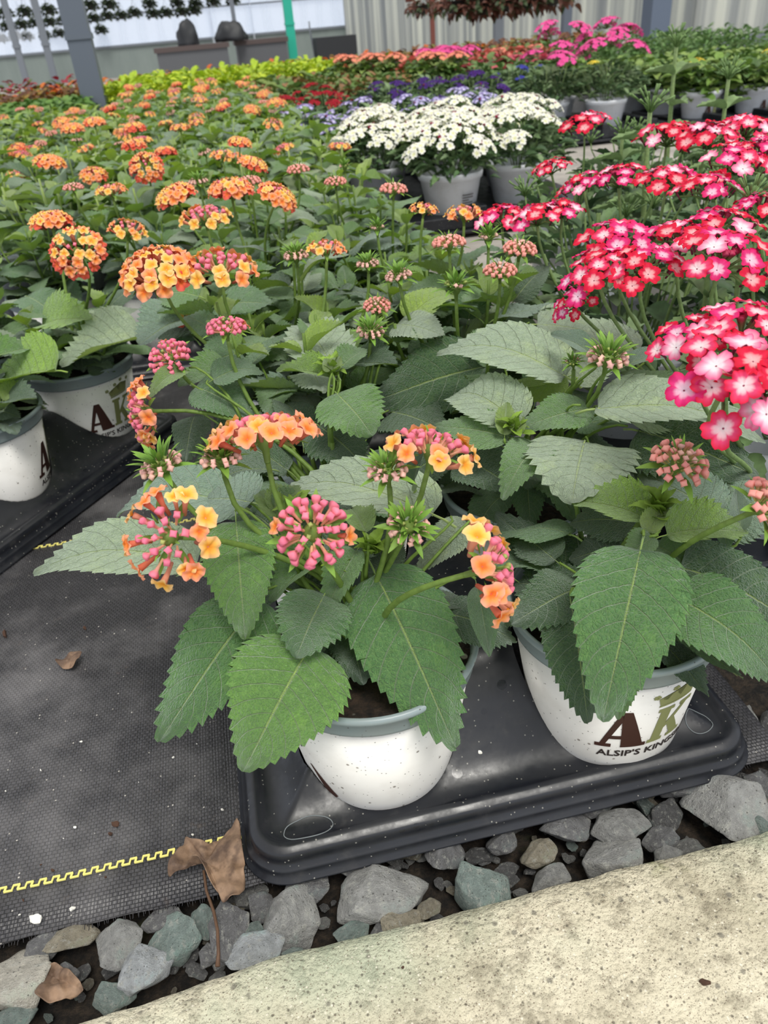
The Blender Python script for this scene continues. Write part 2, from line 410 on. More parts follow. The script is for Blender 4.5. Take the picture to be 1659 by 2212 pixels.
# ------------------------------------------------------------------ trays
WEB, LEDGE = .098, .024
def tray_geo(nx, ny, px0, py0, pitx, pity, W, L, R=.0655):
    """moulded tray seen from above: sloping webs between the round pockets, a ledge, a flared double skirt"""
    cs = [(px0+pitx*i, py0+pity*j) for i in range(nx) for j in range(ny)]
    st = .0034; NX = int(W/st); NY = int(L/st); cr = .030
    g = Geo(); V = []; idx = {}; snap = set(); keep = np.ones((NX+1, NY+1), bool)
    def hgt(x, y):
        d = min(x, y, W-x, L-y)
        t = max(0, min(1, (d-.017)/.088)); t = t*t*(3-2*t)
        # ridge just inside the skirt
        return LEDGE + (WEB-LEDGE)*t + .004*math.exp(-((d-.006)/.004)**2)
    for i in range(NX+1):
        for j in range(NY+1):
            x, y = W*i/NX, L*j/NY
            # rounded corners
            qx = min(x, W-x); qy = min(y, L-y)
            ox, oy = x, y
            if qx < cr and qy < cr:
                dx, dy = cr-qx, cr-qy; m = max(dx, dy); l = math.hypot(dx, dy)
                if l > 1e-9:
                    s = m/l; dx *= s; dy *= s
                    x = (cr-dx) if x < W/2 else W-(cr-dx); y = (cr-dy) if y < L/2 else L-(cr-dy)
            z = hgt(ox, oy)
            for (cx, cy) in cs:
                rr = .062+.1516*(z-.010)+.0022
                d = math.hypot(x-cx, y-cy)
                if d < rr+st*.6:
                    if d < rr-st*1.45: keep[i, j] = False
                    else:
                        k = rr/d; x = cx+(x-cx)*k; y = cy+(y-cy)*k; z = hgt(x, y)-.001; snap.add((i, j))
            idx[i, j] = len(V); V.append((x, y, z))
    F = []
    for i in range(NX):
        for j in range(NY):
            q4 = ((i, j), (i+1, j), (i+1, j+1), (i, j+1))
            if all(keep[q] for q in q4) and not all(q in snap for q in q4):
                F.append((idx[i, j], idx[i+1, j], idx[i+1, j+1], idx[i, j+1]))
    # skirt
    ring = [(i, 0) for i in range(NX)]+[(NX, j) for j in range(NY)]+[(i, NY) for i in range(NX, 0, -1)]+[(0, j) for j in range(NY, 0, -1)]
    base = [V[idx[r]] for r in ring]; K = len(ring); cxm, cym = W/2, L/2
    prev = [idx[r] for r in ring]
    for (off, z) in ((.0015, LEDGE-.001), (.0022, LEDGE-.006), (.003, .013), (.006, .011), (.0070, .009), (.0074, .0025), (.0105, .0015), (.0108, 0.0)):
        cur = []
        for q, b in enumerate(base):
            n0 = base[(q-2) % K]; n1 = base[(q+2) % K]; tx, ty = n1[0]-n0[0], n1[1]-n0[1]; l = math.hypot(tx, ty) or 1
            cur.append(len(V)); V.append((b[0]+ty/l*off, b[1]-tx/l*off, z))
        for q in range(K):
            F.append((prev[q], cur[q], cur[(q+1) % K], prev[(q+1) % K]))
        prev = cur
    # pocket walls
    for (cx, cy) in cs:
        N = 48; a0_ = len(V)
        for (r, z) in ((R-.001, .020), (R-.004, .006), (R-.006, .003), (.001, .003)):
            for k in range(N):
                a = 2*math.pi*k/N; V.append((cx+r*math.cos(a), cy+r*math.sin(a), z))
        for q in range(3):
            for k in range(N):
                F.append((a0_+q*N+k, a0_+q*N+(k+1) % N, a0_+(q+1)*N+(k+1) % N, a0_+(q+1)*N+k))
    used = sorted({v for f in F for v in f}); mp_ = {v: i for i, v in enumerate(used)}
    g.add([V[v] for v in used], [tuple(mp_[v] for v in f) for f in F])
    return g, cs
TX0, TY0 = -.062, .3745
tg, tcs = tray_geo(2, 3, .055-TX0, .460-TY0, .203, .200, .424, .575)
TRAY_MESH = tg.mesh('plant_tray', M_TRAY)
tray = mk('plant_tray', TRAY_MESH, None, (TX0, TY0, 0))
tag(tray, 'black plastic pot tray in front, its corner on cloth and stones', 'plant tray', 'black pot trays')
# dried water outlines moulded on the ledge corners
def outline(cx, cy, rx, ry, seed, z=None):
    pts = []
    for k in range(40):
        a = 2*math.pi*k/40; r = 1+.10*noise.noise((math.cos(a)*1.3, math.sin(a)*1.3, seed))
        x = cx+rx*r*math.cos(a); y = cy+ry*r*math.sin(a)
        d = min(x, y, .424-x, .575-y); t = max(0, min(1, (d-.017)/.088)); t = t*t*(3-2*t)
        pts.append((x, y, LEDGE+(WEB-LEDGE)*t+.004*math.exp(-((d-.006)/.004)**2)+.0004))
    pts.append(pts[0]); return tube(pts, .00045, 5)
for cx, cy, rx, ry, sd in ((.045, .0175, .020, .0095, 3), (.39, .03, .012, .010, 8)):
    outline(cx, cy, rx, ry, sd).obj('water_mark', M_DUSTRING, tray)
ROT = math.radians(55.3)
def rot_pt(ox, oy, x, y):
    return (ox+x*math.cos(ROT)-y*math.sin(ROT), oy+x*math.sin(ROT)+y*math.cos(ROT))

# ------------------------------------------------------------------ pots
def pot_meshes():
    b = lathe([(.0, .006), (.0585, .006), (.062, .010), (.0805, .132), (.079, .132), (.060, .012)], 72)
    body = b.mesh('pot_body', M_POT)
    r = lathe([(.0800, .1305), (.0830, .1315), (.0838, .134), (.0842, .144), (.0868, .1465), (.0876, .149), (.0868, .1515), (.0840, .1522), (.0820, .150), (.0806, .140), (.0790, .128)], 72)
    rim = r.mesh('pot_rim', M_RIM)
    g = Geo(); V = [(0, 0, .139)]; F = []
    N, K = 40, 9
    for k in range(1, K+1):
        for i in range(N):
            a = 2*math.pi*i/N; rr = .0806*k/K; x, y = rr*math.cos(a), rr*math.sin(a)
            V.append((x, y, .137+.004*noise.noise((x*60, y*60, 1))))
    for i in range(N): F.append((0, 1+i, 1+(i+1) % N))
    for k in range(K-1):
        for i in range(N):
            a = 1+k*N; F.append((a+i, a+N+i, a+N+(i+1) % N, a+(i+1) % N))
    soil = g.add(V, F).mesh('soil', M_SOIL)
    return body, rim, soil
POT_BODY, POT_RIM, POT_SOIL = pot_meshes()
g_ = lathe([(.0, .006), (.055, .006), (.058, .010), (.0805, .132), (.0850, .134), (.0872, .147), (.0860, .1515), (.0822, .150), (.0790, .130)], 28)
POT_FAR = g_.mesh('pot_far', M_POTB)
def cone_wrap(pts, eps=.0004):
    """(angle in degrees, height) to a point just off the pot's wall"""
    o = []
    for a, z in pts:
        r = .062+(z-.010)/.122*.0185+eps; o.append((r*math.cos(math.radians(a)), r*math.sin(math.radians(a)), z))
    return o
def poly_on_pot(polys, name, mat, parent, rz=0.0):
    """each polygon in (angle, height); cut into slices so that it follows the round wall"""
    bm = bmesh.new()
    for P in polys:
        vs = [bm.verts.new((a, z*1000, 0)) for a, z in P]
        try: bm.faces.new(vs)
        except Exception: pass
    bmesh.ops.triangulate(bm, faces=bm.faces[:])
    for a in range(-200, 60, 3):
        gm = bm.verts[:]+bm.edges[:]+bm.faces[:]
        bmesh.ops.bisect_plane(bm, geom=gm, plane_co=(a, 0, 0), plane_no=(1, 0, 0))
    for v in bm.verts:
        v.co = Vector(cone_wrap([(v.co.x, v.co.y/1000)])[0])
    r = bmesh.ops.extrude_face_region(bm, geom=bm.faces[:])
    for v in [e for e in r['geom'] if isinstance(e, bmesh.types.BMVert)]:
        l = math.hypot(v.co.x, v.co.y); v.co.x *= (l+.0002)/l; v.co.y *= (l+.0002)/l
    bmesh.ops.recalc_face_normals(bm, faces=bm.faces[:])
    me = bpy.data.meshes.new(name); bm.to_mesh(me); bm.free(); me.materials.append(mat)
    o = mk(name, me, parent); o.rotation_euler = (0, 0, rz)
    return o
A_OUT = [(-.02, 0), (.30, 0), (.30, .09), (.22, .10), (.27, .22), (.60, .22), (.64, .10), (.55, .09), (.55, 0), (1.04, 0), (1.04, .09), (.96, .10), (.62, 1.0), (.44, 1.0), (.12, .10), (-.02, .09)]
A_HOLE = [(.31, .32), (.565, .32), (.46, .74)]
def letterA():
    # built in strokes so that no polygon needs a hole
    return [[(-.02, 0), (.32, 0), (.32, .09), (-.02, .09)], [(.08, .09), (.20, .09), (.53, .86), (.44, 1.0)],
            [(.52, .09), (.98, .09), (.64, 1.0), (.44, 1.0), (.48, .62)], [(.52, 0), (1.06, 0), (1.06, .09), (.52, .09)], [(.20, .24), (.62, .24), (.60, .33), (.24, .33)]]
def letterK():
    return [[(0, 0), (.44, 0), (.44, .09), (0, .09)], [(.08, .09), (.36, .09), (.36, .91), (.08, .91)], [(0, .91), (.44, .91), (.44, 1), (0, 1)],
            [(.36, .36), (.50, .48), (.86, .91), (.72, .91), (.36, .50)], [(.62, .91), (1.02, .91), (1.02, 1), (.62, 1)],
            [(.42, .46), (.68, .09), (1.0, .09), (.60, .60)], [(.60, 0), (1.10, 0), (1.10, .09), (.60, .09)]]
def crown():
    P = [[(0, 0), (.95, .10), (.96, .20), (.01, .10)], [(.02, .13), (.95, .23), (1.05, .95), (.80, .50), (.66, 1.12), (.52, .46), (.33, .92), (.26, .42), (-.06, .62)]]
    for cx, cy in ((-.12, .78), (.32, 1.12), (.68, 1.36), (1.12, 1.20)):
        for q in range(5):
            a = 2*math.pi*q/5
            ax, ay = cx+.055*math.cos(a), cy+.09*math.sin(a)
            P.append([(ax+.042*math.cos(2*math.pi*k/7), ay+.072*math.sin(2*math.pi*k/7)) for k in range(7)])
    return P
def place(P, a0, a1, z0, z1, slant=0):
    return [[(a0+(a1-a0)*u+slant*v, z0+(z1-z0)*v) for u, v in poly] for poly in P]
def text_polys(s, a0, a1, z0, z1):
    c = bpy.data.curves.new('t', 'FONT'); c.body = s; c.resolution_u = 2; c.offset = .018
    o = bpy.data.objects.new('t', c); COL.objects.link(o)
    bpy.context.view_layer.update()
    me = o.evaluated_get(bpy.context.evaluated_depsgraph_get()).to_mesh()
    vs = [v.co.copy() for v in me.vertices]; fs = [tuple(p.vertices) for p in me.polygons]
    o.to_mesh_clear(); bpy.data.objects.remove(o); bpy.data.curves.remove(c)
    w = max(v.x for v in vs); x0 = min(v.x for v in vs); h = max(v.y for v in vs); y0 = min(v.y for v in vs)
    return [[(a0+(a1-a0)*(vs[i].x-x0)/(w-x0), z0+(z1-z0)*(vs[i].y-y0)/(h-y0)) for i in f] for f in fs]
def add_logo(parent, rz=0.0, small=True):
    poly_on_pot(place(letterA(), -122, -91, .053, .100), 'letter_a', M_BROWN, parent, rz)
    poly_on_pot(place(letterK(), -88, -63, .054, .098, 2), 'letter_k', M_OLIVE, parent, rz)
    poly_on_pot(place(crown(), -87, -62, .1015, .119), 'crown_emblem', M_OLIVE, parent, rz)
    if small: poly_on_pot(TXT, 'lettering', M_INK, parent, rz)
TXT = text_polys("ALSIP'S KINGSBURY", -121, -34, .040, .0485)
def hero_pot(loc, label, logo=None, rz=0.0, name='potted_lantana'):
    r = root(name, loc, label, 'potted plant', 'potted orange lantanas')
    mk('pot_body', POT_BODY, r); mk('pot_rim', POT_RIM, r); mk('soil', POT_SOIL, r)
    if logo is not None: add_logo(r, logo)
    return r
# ------------------------------------------------------------------ leaves
def leaf_geo(seed=0, droop=.5, cup=.18, teeth=16, nv=64, nu=4, peak=.62, wave=.02, quilt=.020, petiole=.13, sharp=.70, aspect=.6, pet=True):
    """toothed oval leaf; base at the origin, chord of length 1 along Y, full width 1 along X, upper face +Z"""
    r = random.Random(seed); g = Geo()
    ph = r.uniform(0, 6); tw = r.uniform(-.12, .12)
    cen = []; y = z = 0; st = 1/nv
    for i in range(nv+1):
        v = i/nv; a = droop*(.5-v)*1.0 + .10*math.sin(v*7+ph)*droop
        cen.append((y, z, a)); y += math.cos(a)*st; z += math.sin(a)*st
    cy, cz = cen[-1][0], cen[-1][1]; L = math.hypot(cy, cz); ca, sa = cy/L, cz/L
    cen = [((p*ca+q*sa)/L, (-p*sa+q*ca)/L, a-math.atan2(cz, cy)) for p, q, a in cen]
    V = []; U = []; F = []; m = 2*nu+1
    for i, (y, z, a) in enumerate(cen):
        v = i/nv
        w = max(0.0, math.sin(math.pi*min(1, v)**peak))**sharp*(1-.18*v**3)*.5
        if i == nv: w = 0.004
        f = (v*teeth) % 1.0; amp = .062*min(1, v*9)*min(1, (1-v)*5+.25)
        jit = 1+.35*math.sin(i//(nv/teeth)*12.9+seed)
        ton = (f**1.1)*amp*jit
        for k in range(-nu, nu+1):
            u = k/nu; au = abs(u)
            e = ton*(1 if au == 1 else 0)
            x = u*w + (e if u > 0 else -e)*(1 if w > .01 else .2)
            sweep = -.10*w*(au**1.5)                   # side veins reach forward
            s = (v-.25*au**1.25)*9
            qh = quilt*(abs(math.sin(math.pi*s))**.6-.4)*math.sin(math.pi*min(1, au*1.0+.12))*min(1, w*5)
            zc = cup*abs(x)**1.25*aspect*1.4 + wave*math.sin(v*11+ph+(2 if u > 0 else 0))*au**2 + qh + tw*x*v*aspect - .010*math.exp(-(au/.12)**2)*min(1, w*6)
            yy = y+sweep+(ton*.55 if au == 1 else 0)
            V.append((x, yy*1 - zc*math.sin(a), z+zc*math.cos(a))); U.append((.5+.5*u, v))
    for i in range(nv):
        for k in range(2*nu):
            b = i*m+k; F.append((b, b+1, b+m+1, b+m))
    g.add(V, F, (1, 1, 1), U)
    if pet:
        y0, z0, a = cen[0]; d = Vector((0, -math.cos(a), -math.sin(a)))
        P = [Vector((0, y0, z0))-d*.02+Vector((0, 0, -.006)), Vector((0, y0, z0-.007))+d*petiole*.5, Vector((0, y0, z0-.012))+d*petiole+Vector((0, 0, -.02))]
        tube(P, [.010, .011, .013], 5, (1.15, 1.15, .75), g=g)
        # raised midrib along the underside
        mid = [Vector((0, c[0], c[1]-.014)) for c in cen[::6]]
        tube(mid, [.011*(1-.8*i/len(mid)) for i in range(len(mid))], 4, (1.1, 1.1, .8), g=g)
    return g
LEAFG = {'flat': leaf_geo(1, .35, .10), 'arch': leaf_geo(2, 1.1, .16), 'droop': leaf_geo(3, .75, -.10, wave=.03),
         'fold': leaf_geo(4, .5, .75, wave=.03), 'bowl': leaf_geo(5, -.5, .25), 'round': leaf_geo(6, .6, .05, peak=.72, teeth=13, wave=.035, sharp=.62),
         'young': leaf_geo(7, .7, .5, teeth=11, quilt=.022, wave=.03), 'narrow': leaf_geo(8, .9, .35, teeth=1, quilt=0, sharp=1.1, peak=.75)}
LEAFM = {k: v.mesh('leaf_'+k, M_LEAF) for k, v in LEAFG.items()}
LEAFLO = [leaf_geo(20+i, d, c, teeth=8, nv=16, nu=1, quilt=0, pet=False) for i, (d, c) in enumerate(((.5, .25), (.9, .35), (.2, .15), (1.3, .4)))]
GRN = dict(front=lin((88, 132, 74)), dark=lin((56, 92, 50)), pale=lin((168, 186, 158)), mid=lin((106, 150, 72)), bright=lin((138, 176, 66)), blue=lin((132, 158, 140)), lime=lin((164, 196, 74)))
def leaf_matrix(b, t, wpx, k=.5, roll=0.0):
    y = t-b; L = y.length
    up = Vector((0, 0, 1)); tc = (CP-(b+t)/2).normalized()
    nh = up*(1-k)+tc*k
    M = frame(b, y, nh)
    if roll: M = M @ Matrix.Rotation(math.radians(roll), 4, 'Y')
    x = Vector((M[0][0], M[1][0], M[2][0])); mpt = (b+t)/2; d = depth(mpt)
    def proj(p):
        q = p-CP; dd = q.dot(CF); return Vector((FPX*q.dot(CR)/dd, -FPX*q.dot(CU)/dd))
    ax = proj(t)-proj(b); ax = ax.normalized() if ax.length > 1 else Vector((0, 1)); wx = proj(mpt+x*.01)-proj(mpt-x*.01)
    per = abs(wx.x*(-ax.y)+wx.y*ax.x)/.02
    w = wpx/max(per, 1e-6)
    w = min(w, L*1.05+.01, .095); w = max(w, L*.25)
    return M @ Matrix.Diagonal((w, L, min(L, .11), 1))
def hero_leaf(parent, b, t, w, col='front', k=.5, kind='flat', roll=0, name='leaf'):
    bb, tt = px(*b), px(*t)
    M = leaf_matrix(bb, tt, w, k, roll)
    c = GRN[col] if isinstance(col, str) else col
    o = mk(name, LEAFM[kind], parent, None, Matrix.Translation(-parent.location) @ M, c)
    return o

# ------------------------------------------------------------------ flower pieces
def floret_geo(seed, petals=4, R=.0053, notch=.25, ruffle=.0009, tubeL=.011, cols=None, cupz=.0012, nr=4, nth=28, tube_col=None):
    """small tubular flower; its mouth at the origin facing +Z, tube running down -Z"""
    r = random.Random(seed); g = Geo(); V = []; C = []; F = []
    cen, midc, edg = cols
    ph = r.uniform(0, 6)
    V.append((0, 0, -.0012)); C.append(cen)
    lob = [r.uniform(.85, 1.12) for _ in range(petals)]
    for k in range(1, nr+1):
        t = k/nr
        for i in range(nth):
            a = 2*math.pi*i/nth; q = a*petals/(2*math.pi); li = int(q+.5) % petals
            f = abs(math.cos(math.pi*q)); rr = R*lob[li]*(1-notch+notch*f**.7)
            n2 = 1-.10*max(0, math.cos(2*math.pi*q))**12 if petals == 5 else 1
            rad = rr*n2*t if k > 0 else 0
            z = cupz*(t**1.5)-.0006*(t > .8)+ruffle*math.sin(a*petals*1.5+ph)*t*t + r.uniform(-1, 1)*ruffle*.35*t
            V.append((rad*math.cos(a), rad*math.sin(a), z))
            c = np.array(cen)*(1-t)+np.array(midc)*t if t < .5 else np.array(midc)*(2-2*t)+np.array(edg)*(2*t-1)
            C.append(c)
    for i in range(nth): F.append((0, 1+i, 1+(i+1) % nth))
    for k in range(nr-1):
        for i in range(nth):
            a = 1+k*nth; F.append((a+i, a+nth+i, a+nth+(i+1) % nth, a+(i+1) % nth))
    g.add(V, F, np.array(C))
    tc = tube_col or midc
    tube([(0, 0, -tubeL), (.0004, 0, -tubeL*.5), (0, 0, -.0008)], [.0009, .0011, .0017], 6, lambda t: np.array(tc)*(.75+.25*t), g=g)
    return g
def bud_geo(top, low, L=.0110, W=.0020):
    """closed lantana bud: slim tube with a square pillow at its end, top at origin"""
    g = Geo(); V = []; F = []; C = []; n = 8
    prof = [(-L, .32), (-L*.6, .40), (-L*.35, .55), (-.0022, 1.0), (-.0006, 1.12), (.0002, .85), (.0005, .35)]
    for z, s in prof:
        sq = .45 if z > -.003 else 0
        for i in range(n):
            a = 2*math.pi*i/n+math.pi/4; rr = W*s*(1+sq*(abs(math.cos(2*(a-math.pi/4)))**2)-sq*.4)
            V.append((rr*math.cos(a), rr*math.sin(a), z)); t = min(1, max(0, (z+L)/(L-.002)))
            t = t**2.5; C.append(np.array(low)*(1-t)+np.array(top)*t)
    for k in range(len(prof)-1):
        for i in range(n):
            F.append((k*n+i, k*n+(i+1) % n, (k+1)*n+(i+1) % n, (k+1)*n+i))
    F.append(tuple((len(prof)-1)*n+i for i in range(n)))
    return g.add(V, F, np.array(C))
def bract_geo(L=.0155, W=.0046, c0=(92, 132, 48), c1=(132, 172, 70)):
    g = Geo(); V = []; F = []; C = []; n = 7
    for i in range(n):
        v = i/(n-1); w = W*math.sin(math.pi*(.12+.88*v)**.8)**.8*.5 if i < n-1 else 0
        z = L*v; y = .25*L*v*v
        for s in (-1, 0, 1):
            V.append((s*w, y-(.35*abs(s)*w), z)); C.append(np.array(lin(c0))*(1-v)+np.array(lin(c1))*v)
    for i in range(n-1):
        for s in range(2):
            a = i*3+s; F.append((a, a+1, a+4, a+3))
    return g.add(V, F, np.array(C))
YEL = [floret_geo(i, cols=(lin((248, 160, 40)), lin((255, 196, 84)), lin((255, 212, 150))), tube_col=lin((250, 172, 140))) for i in range(4)]
ORG = [floret_geo(10+i, cols=(lin((246, 120, 34)), lin((255, 164, 88)), lin((255, 176, 146))), tube_col=lin((236, 128, 98))) for i in range(3)]
RED = [floret_geo(20+i, cols=(lin((240, 120, 50)), lin((240, 104, 72)), lin((236, 104, 96))), tube_col=lin((210, 80, 70))) for i in range(3)]
BUDP = bud_geo(lin((252, 142, 166)), lin((250, 204, 160))); BUDL = bud_geo(lin((255, 206, 192)), lin((176, 200, 116)), .0085, .0019)
BUDS = bud_geo(lin((255, 178, 166)), lin((206, 206, 130)), .0095, .0021); BUDG = bud_geo(lin((170, 182, 100)), lin((120, 160, 70)), .008, .0014)
BRACT = bract_geo(); BRACTS = bract_geo(.010, .0022)
FM = {}
for nm, L_ in (('yellow', YEL), ('orange', ORG), ('red', RED)):
    FM[nm] = [q.mesh('floret_'+nm, M_PETAL) for q in L_]
FM['budp'] = [BUDP.mesh('bud_pink', M_PETAL)]; FM['budl'] = [BUDL.mesh('bud_pale', M_PETAL)]; FM['buds'] = [BUDS.mesh('bud_salmon', M_PETAL)]; FM['budg'] = [BUDG.mesh('bud_green', M_GREEN)]
FM['bract'] = [BRACT.mesh('bract', M_GREEN)]; FM['bracts'] = [BRACTS.mesh('bract_small', M_GREEN)]
FG = dict(yellow=YEL, orange=ORG, red=RED, budp=[BUDP], budl=[BUDL], buds=[BUDS], budg=[BUDG], bract=[BRACT], bracts=[BRACTS])
# head recipes: (angle from the axis in degrees, count, what, size)
def head_items(kind, seed):
    r = random.Random(seed); it = []
    def ringp(th, n, whats, jit=6, sc=1.0, rad=.022, off=0):
        for i in range(n):
            it.append((th+r.uniform(-jit, jit), 360*(i+off)/n+r.uniform(-jit, jit)*1.5, r.choice(whats), sc*r.uniform(.9, 1.1), rad))
    if kind == 'bud':           # green bracts stand above pale buds
        ringp(78, 11, ['budl'], 4, 1.05, .0155); ringp(60, 11, ['budl'], 4, 1, .0150); ringp(44, 9, ['budl', 'bracts'], 5, .9, .0145)
        ringp(26, 7, ['bracts', 'budg'], 6, .9, .011); ringp(8, 3, ['bracts'], 4, .8, .011)
        ringp(56, 10, ['bract'], 6, .95, .0105); ringp(34, 8, ['bract'], 6, .9, .0105)
        ringp(96, 6, ['bract'], 6, 1.25, .006)
    elif kind == 'green':
        ringp(60, 9, ['budg', 'budl'], 6, 1, .012); ringp(38, 8, ['bract'], 8, .8, .008); ringp(62, 9, ['bract'], 8, .9, .007); ringp(15, 4, ['bract'], 6, .8, .009); ringp(92, 5, ['bract'], 6, 1.2, .005)
    elif kind == 'pink':        # whole dome of pink square buds
        ringp(86, 12, ['budp']*9+['orange'], 5, 1.1, .0205); ringp(66, 11, ['budp'], 5, 1.05, .0198); ringp(48, 9, ['budp'], 4, 1.0, .0185)
        ringp(30, 6, ['budp'], 4, .95, .0175); ringp(13, 3, ['budp', 'budg'], 5, .85, .017)
        ringp(40, 5, ['bracts'], 8, .8, .011); ringp(98, 7, ['bract'], 6, 1.1, .010)
    elif kind == 'salmon':
        ringp(84, 12, ['buds'], 4, 1.05, .0185); ringp(66, 11, ['buds'], 4, 1.0, .0180); ringp(48, 9, ['buds'], 4, .95, .0170)
        ringp(30, 6, ['buds', 'budl'], 4, .9, .016); ringp(12, 3, ['budl', 'bracts'], 5, .8, .015)
        ringp(38, 7, ['bracts'], 8, 1, .012); ringp(60, 6, ['bracts'], 8, 1, .011); ringp(98, 7, ['bract'], 6, 1.1, .010)
    elif kind == 'mixed':       # open florets round a pink centre
        ringp(86, 9, ['yellow', 'yellow', 'orange'], 5, 1.3, .0260); ringp(66, 6, ['yellow', 'orange', 'budp'], 5, 1.1, .0240)
        ringp(52, 8, ['budp'], 4, 1.0, .0195); ringp(32, 6, ['budp'], 4, .95, .0185); ringp(12, 3, ['budp', 'budg'], 5, .85, .017)
        ringp(40, 5, ['bracts'], 8, .8, .012); ringp(98, 6, ['bract'], 6, 1.0, .010)
    elif kind == 'wide':
        ringp(84, 13, ['yellow', 'orange', 'orange'], 5, 1.15, .0265); ringp(66, 9, ['yellow', 'orange', 'orange'], 5, 1.1, .0240, .5)
        ringp(48, 8, ['budp', 'budp', 'orange'], 4, 1.0, .0195); ringp(30, 6, ['budp'], 4, .95, .0185); ringp(12, 3, ['budp'], 5, .85, .017)
        ringp(98, 8, ['bract'], 6, 1.0, .010)
    elif kind == 'full':
        ringp(90, 11, ['red', 'orange', 'orange'], 4, 1.30, .0250); ringp(72, 11, ['orange', 'orange', 'yellow'], 4, 1.25, .0255, .5); ringp(52, 9, ['yellow', 'orange'], 4, 1.2, .0245)
        ringp(33, 6, ['yellow', 'budp', 'orange'], 4, 1.05, .0235); ringp(12, 3, ['budp', 'yellow'], 5, .9, .022); ringp(98, 6, ['bract'], 6, 1.0, .010)
    elif kind == 'red':
        ringp(92, 12, ['red'], 4, 1.25, .0250); ringp(72, 10, ['red', 'orange'], 4, 1.2, .0250, .5); ringp(52, 8, ['orange', 'yellow'], 4, 1.15, .0240)
        ringp(32, 5, ['yellow'], 4, 1.0, .0235); ringp(10, 2, ['budp'], 5, .9, .021); ringp(98, 6, ['bract'], 6, 1.0, .010)
    elif kind == 'peach':
        ringp(80, 7, ['yellow', 'orange'], 6, 1.15, .022); ringp(56, 6, ['orange', 'yellow'], 4, 1, .021); ringp(30, 5, ['budp', 'buds'], 4, .9, .017); ringp(98, 6, ['bract'], 6, 1.0, .010)
    out = []
    for th, az, w, sc, rad in it:
        th, az = math.radians(th), math.radians(az)
        d = Vector((math.sin(th)*math.cos(az), math.sin(th)*math.sin(az), math.cos(th)))
        z = Vector((0, 0, 1)); ref = z if th > .15 else Vector((1, 0, 0))
        if w.startswith('bract'):
            dd = d.copy(); dd.z += .25; y = -(ref-dd.normalized()*ref.dot(dd.normalized()))
            M = frame(d*rad*.9+Vector((0, 0, .002)), y, dd.normalized())     # bract runs along local Z
        else:
            face = (d*1.0+z*(.55 if w in ('yellow', 'orange', 'red') else .15)).normalized()
            pos = d*rad; pos.z = pos.z*.62+.004
            M = frame(pos, face.orthogonal(), face)
            M = M @ Matrix.Rotation(r.uniform(0, 6), 4, 'Z')
        out.append((w, M @ Matrix.Scale(sc, 4)))
    return out
def receptacle(g=None):
    g = g or Geo()
    return lathe([(.0016, -.010), (.0020, -.004), (.0040, -.001), (.0055, .0035), (.004, .0065), (.0, .008)], 10, lin((112, 138, 62)), g)
RECM = receptacle().mesh('receptacle', M_GREEN)
HEADG = {}; HEADM = {}
def head_mesh(kind, var=0):
    k = (kind, var)
    if k not in HEADM:
        g = receptacle(); r = random.Random(var*7+3)
        for w, M in head_items(kind, var*31+5):
            g.put(r.choice(FG[w]), M, m=0 if not (w.startswith('bract') or w == 'budg') else 1)
        g.M = [1]*0+g.M
        # receptacle faces are green
        nrec = len(RECM.polygons)
        for i in range(nrec): g.M[i] = 1
        HEADG[k] = g; HEADM[k] = g.mesh('head_'+kind, [M_PETAL, M_GREEN])
    return HEADM[k]
def hero_head(parent, p, ax, size, kind, seed, spin=0):
    """a flower head whose every bud, floret and bract is its own sub-part"""
    M = Matrix.Translation(-parent.location) @ frame(p, Vector(ax).orthogonal(), ax) @ Matrix.Rotation(math.radians(spin), 4, 'Z') @ Matrix.Scale(size, 4)
    h = mk('flower_head', RECM, parent, None, M)
    r = random.Random(seed)
    for w, m in head_items(kind, seed):
        nm = 'bract' if w.startswith('bract') else ('bud' if w.startswith('bud') else 'open_floret')
        o = mk(nm, r.choice(FM[w]), h, None, m)
        v = r.uniform(.88, 1.1); o.color = (v, v*r.uniform(.92, 1.05), v, 1)
    return h
def mid_head(parent, p, ax, size, kind, var=0, spin=0):
    M = Matrix.Translation(-parent.location) @ frame(p, Vector(ax).orthogonal(), ax) @ Matrix.Rotation(math.radians(spin), 4, 'Z') @ Matrix.Scale(size, 4)
    return mk('flower_head', head_mesh(kind, var), parent, None, M)
STEMC = lin((112, 140, 62))
def stem(parent, a, b, r0=.0028, r1=.0019, sag=.35, col=STEMC, name='stem', end=None):
    """a stem from a (low) to b; its upper end runs into b along `end`"""
    a, b = Vector(a), Vector(b); L = (b-a).length
    c1 = a+Vector((0, 0, 1))*L*sag; e = Vector(end) if end is not None else Vector((0, 0, 1))
    c2 = b-e.normalized()*L*.4
    P = bez(a-parent.location, c1-parent.location, c2-parent.location, b-parent.location, 10)
    return tube(P, [r0+(r1-r0)*i/10 for i in range(11)], 7, col).obj(name, M_GREEN, parent)
